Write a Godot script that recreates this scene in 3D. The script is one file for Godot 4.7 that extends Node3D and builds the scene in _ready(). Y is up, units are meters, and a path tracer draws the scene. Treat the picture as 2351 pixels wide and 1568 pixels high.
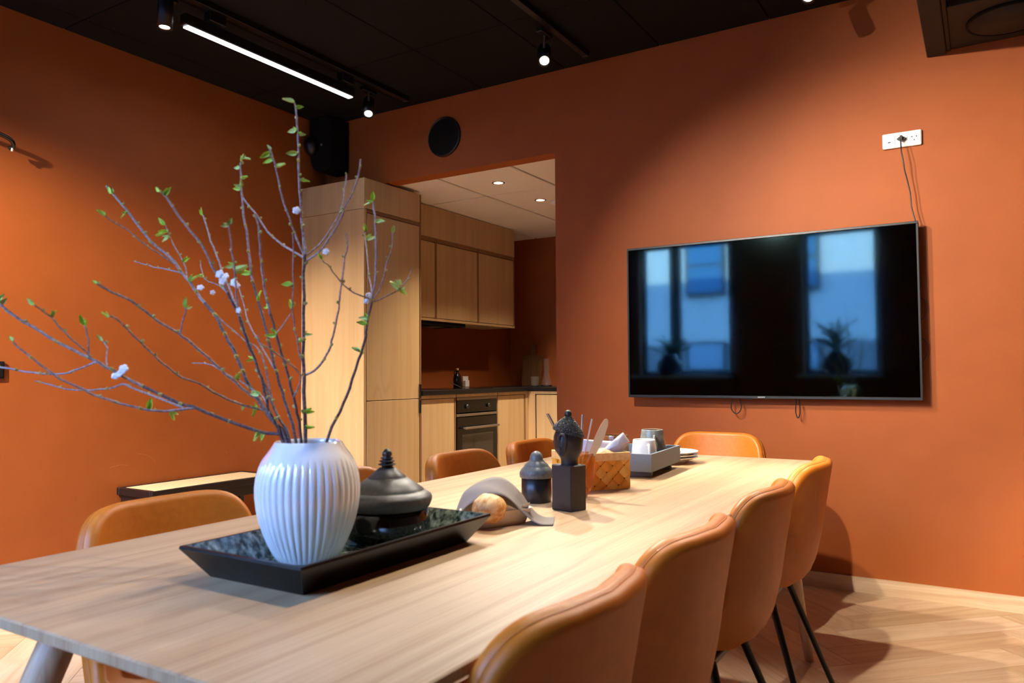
extends Node3D
# A meeting room with terracotta walls: oak table, tan leather chairs, a wall television, a kitchenette behind an opening.
# World: x runs right along the television wall, y up, the television wall lies at z = -4.05, the windows at z = 1.35.

const XL := -4.108      # face of the left wall
const ZT := -4.05       # face of the television wall
const HC := 2.895       # ceiling of the room
const XR := 1.75        # face of the right wall
const ZW := 1.35        # face of the window wall
const ZK := -6.63       # far wall of the kitchenette
const HK := 2.41        # ceiling of the kitchenette
const TY := 0.74        # table top

var M := {}
var taken := {}
var rng := RandomNumberGenerator.new()

# ------------------------------------------------------------------ helpers
func numbered(called: String) -> String:
	if not taken.has(called):
		taken[called] = 0
		return called
	taken[called] += 1
	return "%s_%03d" % [called, taken[called]]

func tag(o: Node, label := "", category := "", group := "", kind := "") -> Node:
	if label: o.set_meta("label", label)
	if category: o.set_meta("category", category)
	if group: o.set_meta("group", group)
	if kind: o.set_meta("kind", kind)
	return o

func thing(called: String, label: String, category: String, at := Vector3.ZERO, turn := 0.0, group := "") -> Node3D:
	var o := Node3D.new()
	o.name = numbered(called)
	add_child(o)
	o.position = at
	o.rotation.y = turn
	tag(o, label, category, group)
	return o

func mk() -> SurfaceTool:
	var st := SurfaceTool.new()
	st.begin(Mesh.PRIMITIVE_TRIANGLES)
	st.set_smooth_group(-1)
	return st

func fin(st: SurfaceTool) -> ArrayMesh:
	st.generate_normals()
	return st.commit()

func put(mesh: Mesh, called: String, mat: Material, parent: Node = null, at := Vector3.ZERO) -> MeshInstance3D:
	var o := MeshInstance3D.new()
	o.mesh = mesh
	o.material_override = mat
	o.cast_shadow = GeometryInstance3D.SHADOW_CASTING_SETTING_ON
	if parent == null:
		o.name = numbered(called)
		add_child(o)
	else:
		o.name = called
		parent.add_child(o, true)
	o.position = at
	return o

func build(st: SurfaceTool, called: String, mat: Material, parent: Node = null, at := Vector3.ZERO) -> MeshInstance3D:
	return put(fin(st), called, mat, parent, at)

func structure(st: SurfaceTool, called: String, mat: Material, parent: Node = null) -> MeshInstance3D:
	var o := build(st, called, mat, parent)
	if parent == null: o.set_meta("kind", "structure")
	return o

func dup(o: Node3D, label: String, at: Vector3, turn := 0.0) -> Node3D:
	var c: Node3D = o.duplicate()
	c.name = numbered(String(o.name).split("_0")[0])
	add_child(c)
	c.position = at
	c.rotation.y = turn
	c.set_meta("label", label)
	return c

# a, b, c, d run counter-clockwise seen from outside
func quad(st: SurfaceTool, a: Vector3, b: Vector3, c: Vector3, d: Vector3) -> void:
	st.add_vertex(a); st.add_vertex(c); st.add_vertex(b)
	st.add_vertex(a); st.add_vertex(d); st.add_vertex(c)

func tri(st: SurfaceTool, a: Vector3, b: Vector3, c: Vector3) -> void:
	st.add_vertex(a); st.add_vertex(c); st.add_vertex(b)

# chamfered box between two corners
func bx(st: SurfaceTool, lo: Vector3, hi: Vector3, ch := 0.002, t := Transform3D.IDENTITY) -> void:
	st.set_smooth_group(-1)
	var c := (lo + hi) / 2.0
	var s := (hi - lo) / 2.0
	var k := minf(ch, minf(s.x, minf(s.y, s.z)) * 0.49)
	if k <= 0.0:
		var p := []
		for i in 8: p.append(t * (c + Vector3(s.x if i & 1 else -s.x, s.y if i & 2 else -s.y, s.z if i & 4 else -s.z)))
		quad(st, p[4], p[5], p[7], p[6]); quad(st, p[1], p[0], p[2], p[3])
		quad(st, p[5], p[1], p[3], p[7]); quad(st, p[0], p[4], p[6], p[2])
		quad(st, p[6], p[7], p[3], p[2]); quad(st, p[0], p[1], p[5], p[4])
		return
	# v[axis][corner]: the corner pulled in on the two other axes
	var v := [[], [], []]
	for ax in 3:
		for i in 8:
			var sg := Vector3(1 if i & 1 else -1, 1 if i & 2 else -1, 1 if i & 4 else -1)
			var e := Vector3(s.x - k, s.y - k, s.z - k)
			e[ax] = s[ax]
			v[ax].append(t * (c + sg * e))
	var faces := [[0, [1, 3, 7, 5], [0, 4, 6, 2]], [1, [2, 6, 7, 3], [0, 1, 5, 4]], [2, [4, 5, 7, 6], [0, 2, 3, 1]]]
	for fc in faces:
		for q in [fc[1], fc[2]]:
			quad(st, v[fc[0]][q[0]], v[fc[0]][q[1]], v[fc[0]][q[2]], v[fc[0]][q[3]])
	# edges
	for ax in 3:
		var b := (ax + 1) % 3
		var d := (ax + 2) % 3
		for sb in 2:
			for sd in 2:
				var i0 := (sb << b) | (sd << d)
				var i1 := i0 | (1 << ax)
				_edge(st, v[b][i0], v[b][i1], v[d][i1], v[d][i0], t * c)
	for i in 8:
		var a0: Vector3 = v[0][i]
		var a1: Vector3 = v[1][i]
		var a2: Vector3 = v[2][i]
		if (a1 - a0).cross(a2 - a0).dot((a0 + a1 + a2) / 3.0 - t * c) > 0: tri(st, a0, a1, a2)
		else: tri(st, a0, a2, a1)

func _edge(st: SurfaceTool, a: Vector3, b: Vector3, c: Vector3, d: Vector3, mid: Vector3) -> void:
	if (b - a).cross(c - a).dot((a + c) / 2.0 - mid) > 0: quad(st, a, b, c, d)
	else: quad(st, a, d, c, b)

func box(lo: Vector3, hi: Vector3, ch := 0.002) -> SurfaceTool:
	var st := mk()
	bx(st, lo, hi, ch)
	return st

func boxc(c: Vector3, s: Vector3, ch := 0.002) -> SurfaceTool:
	return box(c - s / 2.0, c + s / 2.0, ch)

# profile: [radius, height] from bottom to top, outside first; closed solids come back down inside
func lathe(st: SurfaceTool, prof: Array, seg := 40, c := Vector3.ZERO, smooth := true, ribs := 0, depth := 0.0, r_lo := 0.0, r_hi := 0.0, turn := 0.0) -> void:
	st.set_smooth_group(0 if smooth else -1)
	var rows := []
	for p in prof:
		var row := []
		for j in seg:
			var a := TAU * j / seg + turn
			var r: float = p[0]
			if ribs > 0 and p[1] > r_lo and p[1] < r_hi and p.size() < 3:
				var edge := minf(1.0, minf(p[1] - r_lo, r_hi - p[1]) / 0.012)
				r -= depth * edge * pow(absf(sin(a * ribs / 2.0)), 0.7) * -1.0 + depth * edge
			row.append(c + Vector3(r * cos(a), p[1], -r * sin(a)))
		rows.append(row)
	for i in rows.size() - 1:
		var r0: float = prof[i][0]
		var r1: float = prof[i + 1][0]
		for j in seg:
			var k := (j + 1) % seg
			if r0 < 1e-6: tri(st, rows[i][j], rows[i + 1][k], rows[i + 1][j])
			elif r1 < 1e-6: tri(st, rows[i][j], rows[i][k], rows[i + 1][j])
			else: quad(st, rows[i][j], rows[i][k], rows[i + 1][k], rows[i + 1][j])

func tube(st: SurfaceTool, pts: Array, r0: float, r1: float, seg := 8, caps := true) -> void:
	st.set_smooth_group(0)
	var n := pts.size()
	var rings := []
	var up := Vector3(0.31, 0.2, 0.93).normalized()
	for i in n:
		var d: Vector3 = (pts[mini(i + 1, n - 1)] - pts[maxi(i - 1, 0)]).normalized()
		var s := d.cross(up)
		if s.length() < 0.05: s = d.cross(Vector3.RIGHT)
		s = s.normalized()
		var w := s.cross(d).normalized()
		up = w
		var r := lerpf(r0, r1, float(i) / maxf(1.0, n - 1))
		var ring := []
		for j in seg:
			var a := TAU * j / seg
			ring.append(pts[i] + (s * cos(a) + w * sin(a)) * r)
		rings.append(ring)
	for i in n - 1:
		for j in seg:
			var k := (j + 1) % seg
			quad(st, rings[i][k], rings[i][j], rings[i + 1][j], rings[i + 1][k])
	if caps:
		st.set_smooth_group(-1)
		for j in seg:
			var k := (j + 1) % seg
			tri(st, pts[0], rings[0][j], rings[0][k])
			tri(st, pts[n - 1], rings[n - 1][k], rings[n - 1][j])

func smooth_path(pts: Array, per := 4) -> Array:
	var out := []
	var n := pts.size()
	for i in n - 1:
		var a: Vector3 = pts[maxi(i - 1, 0)]
		var b: Vector3 = pts[i]
		var c: Vector3 = pts[i + 1]
		var d: Vector3 = pts[mini(i + 2, n - 1)]
		for k in per: out.append(b.cubic_interpolate(c, a, d, float(k) / per))
	out.append(pts[n - 1])
	return out

# flat polygon in the (x, y) of t, pushed out along its z by depth
func prism(st: SurfaceTool, poly: PackedVector2Array, depth: float, t := Transform3D.IDENTITY) -> void:
	st.set_smooth_group(-1)
	var p := poly
	if Geometry2D.is_polygon_clockwise(p): p.reverse()
	var idx := Geometry2D.triangulate_polygon(p)
	# triangulate_polygon keeps the winding of the outline
	for i in range(0, idx.size(), 3):
		var a := p[idx[i]]
		var b := p[idx[i + 1]]
		var c := p[idx[i + 2]]
		if (b - a).cross(c - a) < 0:
			var k := b
			b = c
			c = k
		tri(st, t * Vector3(a.x, a.y, depth), t * Vector3(b.x, b.y, depth), t * Vector3(c.x, c.y, depth))
		tri(st, t * Vector3(a.x, a.y, 0), t * Vector3(c.x, c.y, 0), t * Vector3(b.x, b.y, 0))
	for i in p.size():
		var a := p[i]
		var b := p[(i + 1) % p.size()]
		quad(st, t * Vector3(a.x, a.y, 0), t * Vector3(b.x, b.y, 0), t * Vector3(b.x, b.y, depth), t * Vector3(a.x, a.y, depth))

func round_rect(w: float, h: float, r: float, n := 5) -> PackedVector2Array:
	var out := PackedVector2Array()
	for q in 4:
		var c := Vector2((w / 2 - r) * (1 if q == 0 or q == 3 else -1), (h / 2 - r) * (1 if q < 2 else -1))
		for k in n + 1:
			var a := PI / 2 * (q + float(k) / n)
			out.append(c + Vector2(cos(a), sin(a)) * r)
	return out

func disc_poly(r: float, n := 24, c := Vector2.ZERO) -> PackedVector2Array:
	var out := PackedVector2Array()
	for k in n: out.append(c + Vector2(cos(TAU * k / n), sin(TAU * k / n)) * r)
	return out

func grid(st: SurfaceTool, rows: Array, flip := false) -> void:
	st.set_smooth_group(0)
	for i in rows.size() - 1:
		for j in rows[i].size() - 1:
			if flip: quad(st, rows[i][j], rows[i + 1][j], rows[i + 1][j + 1], rows[i][j + 1])
			else: quad(st, rows[i][j], rows[i][j + 1], rows[i + 1][j + 1], rows[i + 1][j])

func ball(st: SurfaceTool, c: Vector3, r: Vector3, rings := 6, seg := 10, lump := 0.0, basis := Basis.IDENTITY) -> void:
	st.set_smooth_group(0)
	var rows := []
	for i in rings + 1:
		var th := PI * i / rings
		var row := []
		for j in seg + 1:
			var ph := TAU * (j % seg) / seg
			var d := Vector3(sin(th) * cos(ph), cos(th), sin(th) * sin(ph))
			var k := 1.0 + (lump * NOISE.get_noise_3dv(d * 1.7 + c * 40.0) if lump > 0.0 else 0.0)
			row.append(c + basis * (d * r * k))
		rows.append(row)
	for i in rings:
		for j in seg:
			if i == 0: tri(st, rows[0][j], rows[1][j + 1], rows[1][j])
			elif i == rings - 1: tri(st, rows[i][j], rows[i][j + 1], rows[i + 1][j])
			else: quad(st, rows[i][j], rows[i][j + 1], rows[i + 1][j + 1], rows[i + 1][j])

var NOISE := FastNoiseLite.new()

# ------------------------------------------------------------------ materials
func mat(c: Color, rough := 0.6, metal := 0.0, spec := 0.5) -> StandardMaterial3D:
	var m := StandardMaterial3D.new()
	m.albedo_color = c
	m.roughness = rough
	m.metallic = metal
	m.metallic_specular = spec
	return m

func rgb(r: int, g: int, b: int) -> Color:
	return Color(r / 255.0, g / 255.0, b / 255.0)

func noise_img(w: int, h: int, seed_: int, freq: float, stretch := 1, oct := 3) -> Image:
	var n := FastNoiseLite.new()
	n.seed = seed_
	n.noise_type = FastNoiseLite.TYPE_SIMPLEX_SMOOTH
	n.frequency = freq
	n.fractal_octaves = oct
	var im := n.get_seamless_image(w, maxi(8, h / stretch), false, false, 0.12)
	if stretch > 1: im.resize(w, h, Image.INTERPOLATE_CUBIC)
	return im

# wood with its grain along v: broad figure, growth lines and fine pores
func wood_img(w: int, h: int, seed_: int, light: Color, dark: Color, lines: float, figure: float, pores: float) -> Image:
	var a := noise_img(w, h, seed_, 0.006, 12, 2)
	var b := noise_img(w, h, seed_ + 1, 0.12, 24, 2)
	var c := noise_img(w, h, seed_ + 2, 0.45, 32, 1)
	var e := noise_img(w, h, seed_ + 3, 0.004, 2, 2)
	var im := Image.create(w, h, true, Image.FORMAT_RGB8)
	for y in h:
		for x in w:
			var fa := a.get_pixel(x, y).r
			var g := 0.5 + 0.5 * sin(TAU * (fa * figure + float(x) / w * round(lines)))
			g = g * g
			var t := 0.32 * g + 0.40 * b.get_pixel(x, y).r + pores * maxf(0.0, c.get_pixel(x, y).r - 0.55) + 0.3 * (e.get_pixel(x, y).r - 0.5)
			im.set_pixel(x, y, light.lerp(dark, clampf(t, 0.0, 1.0)))
	im.generate_mipmaps()
	return im

func wood_mat(im: Image, scale: Vector3, rough: float, tint := Color.WHITE) -> StandardMaterial3D:
	var m := mat(tint, rough)
	m.albedo_texture = ImageTexture.create_from_image(im)
	m.uv1_triplanar = true
	m.uv1_world_triplanar = true
	m.uv1_triplanar_sharpness = 20.0
	m.uv1_scale = scale
	return m

func mottle_img(n: int, seed_: int, freq: float, lo: Color, hi: Color, contrast := 1.0, oct := 4) -> Image:
	var a := noise_img(n, n, seed_, freq, 1, oct)
	var im := Image.create(n, n, true, Image.FORMAT_RGB8)
	for y in n:
		for x in n:
			im.set_pixel(x, y, lo.lerp(hi, clampf((a.get_pixel(x, y).r - 0.5) * contrast + 0.5, 0.0, 1.0)))
	im.generate_mipmaps()
	return im

func tri_tex(m: StandardMaterial3D, im: Image, scale: float, world := false) -> StandardMaterial3D:
	m.albedo_texture = ImageTexture.create_from_image(im)
	m.uv1_triplanar = true
	m.uv1_world_triplanar = world
	m.uv1_scale = Vector3.ONE * scale
	return m

func bump(m: StandardMaterial3D, im: Image, cm: float) -> StandardMaterial3D:
	m.heightmap_enabled = true
	m.heightmap_texture = ImageTexture.create_from_image(im)
	m.heightmap_scale = cm
	return m

func glow(c: Color, e: float) -> StandardMaterial3D:
	var m := mat(Color(0.9, 0.9, 0.9), 0.4)
	m.emission_enabled = true
	m.emission = c
	m.emission_energy_multiplier = e
	return m

func glass(c: Color, alpha: float) -> StandardMaterial3D:
	var m := mat(Color(c.r, c.g, c.b, alpha), 0.02, 0.0, 0.28)
	m.transparency = BaseMaterial3D.TRANSPARENCY_ALPHA
	return m

func materials() -> void:
	NOISE.seed = 7
	NOISE.frequency = 1.0
	var fine := noise_img(256, 256, 31, 0.09, 1, 3)
	# paint: roller stipple and faint patches
	M.wall = bump(tri_tex(mat(Color.WHITE, 0.62, 0.0, 0.4), mottle_img(256, 5, 0.02, rgb(145, 73, 24), rgb(151, 77, 27), 1.0), 0.7, true), fine, 0.03)
	M.wall_plain = mat(rgb(158, 136, 112), 0.8)
	M.scuff = mat(rgb(178, 106, 62), 0.7)
	M.black_ceiling = tri_tex(mat(Color.WHITE, 0.9, 0.0, 0.3), mottle_img(128, 6, 0.2, rgb(15, 14, 14), rgb(19, 18, 18)), 2.0, true)
	M.void = mat(rgb(10, 10, 10), 0.95)
	M.white_tile = tri_tex(mat(Color.WHITE, 0.9), mottle_img(128, 8, 0.3, rgb(226, 220, 212), rgb(234, 229, 222)), 3.0, true)
	M.grid_metal = mat(rgb(120, 110, 100), 0.5, 0.3)
	var oak := wood_img(1024, 1024, 11, rgb(198, 168, 130), rgb(156, 120, 84), 15, 1.6, 1.1)
	M.table_oak = wood_mat(oak, Vector3(1.05, 1.05, 0.36), 0.42)
	M.leg_oak = wood_mat(oak, Vector3(3.0, 0.7, 3.0), 0.45)
	var fl := wood_img(256, 1024, 23, rgb(204, 178, 146), rgb(170, 136, 102), 3, 2.0, 0.6)
	M.planks = []
	for tint in [Color(1, 1, 1), Color(0.94, 0.92, 0.9), Color(0.97, 0.98, 0.99), Color(0.9, 0.88, 0.84)]:
		var m := mat(tint, 0.42)
		m.albedo_texture = ImageTexture.create_from_image(fl) if M.planks.is_empty() else M.planks[0].albedo_texture
		M.planks.append(m)
	M.sub_floor = mat(rgb(96, 72, 50), 0.8)
	M.baseboard = mat(Color.WHITE, 0.45)
	M.baseboard.albedo_texture = M.planks[0].albedo_texture
	var birch := wood_img(512, 512, 41, rgb(192, 164, 120), rgb(176, 143, 96), 3, 2.5, 0.25)
	M.birch = wood_mat(birch, Vector3(1.3, 0.45, 1.3), 0.5)
	M.birch_side = wood_mat(birch, Vector3(1.1, 0.4, 1.1), 0.5, Color(1.0, 0.97, 0.95))
	M.ply_edge = mat(rgb(128, 92, 56), 0.6)
	M.gap = mat(rgb(26, 18, 12), 0.9)
	M.worktop = mat(rgb(22, 21, 21), 0.28)
	M.oven_black = mat(rgb(9, 9, 9), 0.14, 0.0, 0.4)
	M.oven_steel = mat(rgb(150, 140, 128), 0.38, 0.9)
	M.oven_glass = mat(rgb(46, 44, 41), 0.08)
	M.black_plastic = mat(rgb(16, 16, 17), 0.4)
	M.black_metal = mat(rgb(18, 17, 17), 0.42, 0.2)
	M.black_matte = mat(rgb(11, 11, 11), 0.8, 0.0, 0.3)
	M.duct = mat(rgb(28, 22, 21), 0.75)
	M.tv_bezel = mat(rgb(30, 32, 35), 0.38, 0.0, 0.45)
	# the anti-glare coat of the screen mirrors a few per cent, bluish
	M.tv_screen = mat(Color(0.030, 0.060, 0.066).linear_to_srgb(), 0.045, 1.0)
	M.white_plastic = mat(rgb(238, 235, 230), 0.35)
	M.letter = mat(rgb(205, 208, 212), 0.4)
	M.leather = bump(tri_tex(mat(Color.WHITE, 0.46, 0.0, 0.45), mottle_img(256, 51, 0.03, rgb(184, 102, 22), rgb(198, 114, 30), 1.3), 5.0), fine, 0.02)
	M.leather_back = bump(tri_tex(mat(Color.WHITE, 0.52, 0.0, 0.4), mottle_img(256, 52, 0.02, rgb(172, 92, 12), rgb(184, 102, 18), 1.2), 4.0), fine, 0.02)
	M.piping = mat(rgb(190, 108, 36), 0.45)
	M.porcelain = mat(rgb(240, 240, 239), 0.1, 0.0, 0.6)
	M.porcelain.clearcoat_enabled = true
	M.porcelain.clearcoat = 1.0
	M.porcelain.clearcoat_roughness = 0.05
	M.bark = tri_tex(mat(Color.WHITE, 0.7), mottle_img(128, 61, 0.08, rgb(70, 52, 50), rgb(120, 98, 94), 2.0), 14.0)
	M.twig = tri_tex(mat(Color.WHITE, 0.65), mottle_img(128, 62, 0.08, rgb(112, 92, 92), rgb(176, 158, 158), 1.8), 14.0)
	M.leaf = mat(rgb(194, 222, 84), 0.5)
	M.leaf.backlight_enabled = true
	M.leaf.backlight = Color(0.35, 0.5, 0.1)
	M.leaf_pale = mat(rgb(216, 230, 140), 0.5)
	M.leaf_pale.backlight_enabled = true
	M.leaf_pale.backlight = Color(0.4, 0.5, 0.15)
	M.bud = mat(rgb(160, 152, 84), 0.6)
	M.petal = mat(rgb(244, 238, 236), 0.6)
	M.black_lacquer = mat(rgb(6, 6, 8), 0.3, 0.0, 0.35)
	M.pot_black = mat(rgb(16, 16, 17), 0.13)
	M.lid_grey = tri_tex(mat(Color.WHITE, 0.46), mottle_img(128, 71, 0.05, rgb(54, 54, 53), rgb(74, 74, 72), 1.6), 12.0)
	M.jar_lid = tri_tex(mat(Color.WHITE, 0.36), mottle_img(128, 72, 0.06, rgb(72, 76, 77), rgb(100, 104, 103), 1.6), 14.0)
	M.jar_black = mat(rgb(26, 25, 27), 0.35)
	M.tray_stone = tri_tex(mat(Color.WHITE, 0.1), mottle_img(256, 73, 0.05, rgb(30, 40, 36), rgb(158, 172, 158), 2.4, 5), 5.0)
	M.statue = tri_tex(mat(Color.WHITE, 0.45), mottle_img(128, 74, 0.1, rgb(21, 21, 24), rgb(30, 30, 33)), 10.0)
	M.crust = tri_tex(mat(Color.WHITE, 0.5), mottle_img(128, 75, 0.04, rgb(204, 130, 58), rgb(246, 204, 142), 2.2), 14.0)
	M.flour = tri_tex(mat(Color.WHITE, 0.8), mottle_img(128, 76, 0.04, rgb(226, 196, 154), rgb(246, 236, 220), 1.8), 12.0)
	M.napkin_grey = bump(mat(rgb(122, 113, 107), 0.95), fine, 0.05)
	M.napkin_white = mat(rgb(236, 232, 234), 0.9)
	M.dish = mat(rgb(222, 206, 188), 0.5)
	M.dish_paper = mat(rgb(232, 230, 224), 0.8)
	M.strips = [mat(rgb(242, 168, 58), 0.45), mat(rgb(248, 186, 82), 0.45), mat(rgb(232, 152, 42), 0.45)]
	M.strip_rim = tri_tex(mat(Color.WHITE, 0.5), mottle_img(128, 77, 0.04, rgb(240, 182, 100), rgb(250, 206, 134), 1.6), 12.0)
	M.amber = glass(Color(0.80, 0.42, 0.04), 0.5)
	M.steel = mat(rgb(196, 190, 182), 0.28, 1.0)
	M.knife_wood = mat(rgb(236, 192, 132), 0.5)
	M.slate = tri_tex(mat(Color.WHITE, 0.6), mottle_img(256, 78, 0.12, rgb(84, 96, 108), rgb(106, 116, 124), 2.0), 10.0)
	M.mug_white = mat(rgb(232, 228, 220), 0.2)
	M.mug_grey = tri_tex(mat(Color.WHITE, 0.25), mottle_img(128, 79, 0.03, rgb(86, 92, 88), rgb(124, 130, 124), 1.8), 10.0)
	M.mug_brown = mat(rgb(112, 70, 36), 0.25)
	M.plate = mat(rgb(240, 238, 234), 0.15)
	M.tart = mat(rgb(214, 170, 96), 0.6)
	M.cream = mat(rgb(244, 236, 220), 0.6)
	M.cane = mat(Color.WHITE, 0.6)
	var weave := Image.create(64, 64, true, Image.FORMAT_RGB8)
	for y in 64:
		for x in 64:
			var hole := Vector2(absf(fposmod(x, 32.0) - 16.0), absf(fposmod(y, 32.0) - 16.0)).length() < 5.0
			var strand := fposmod(x, 32.0) < 3.0 or fposmod(y, 32.0) < 3.0 or fposmod(x + y, 32.0) < 2.5
			weave.set_pixel(x, y, rgb(120, 92, 58) if hole else (rgb(196, 164, 116) if strand else rgb(226, 200, 152)))
	weave.generate_mipmaps()
	M.cane.albedo_texture = ImageTexture.create_from_image(weave)
	M.bench_wood = mat(rgb(19, 12, 11), 0.4)
	M.cork = mat(rgb(176, 140, 96), 0.8)
	M.board_wood = wood_mat(wood_img(128, 256, 91, rgb(112, 74, 36), rgb(80, 50, 22), 4, 3.0, 0.4), Vector3(4, 1.2, 4), 0.5)
	M.clear = glass(Color(0.94, 0.96, 0.96), 0.015)
	M.pane = glass(Color(0.96, 0.98, 1.0), 0.04)
	M.frame_dark = mat(rgb(34, 34, 36), 0.5)
	M.facade = tri_tex(mat(Color.WHITE, 0.85), mottle_img(128, 95, 0.1, rgb(178, 170, 164), rgb(198, 192, 186)), 0.6, true)
	M.facade_dim_band = mat(rgb(112, 110, 112), 0.85)
	M.facade_glass = mat(rgb(70, 110, 140), 0.1)
	M.street = mat(rgb(110, 110, 112), 0.9)
	M.screed = mat(rgb(140, 136, 130), 0.9)
	M.plant = mat(rgb(70, 98, 52), 0.6)
	M.lamp_ring = mat(rgb(200, 200, 200), 0.25, 0.9)

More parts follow.
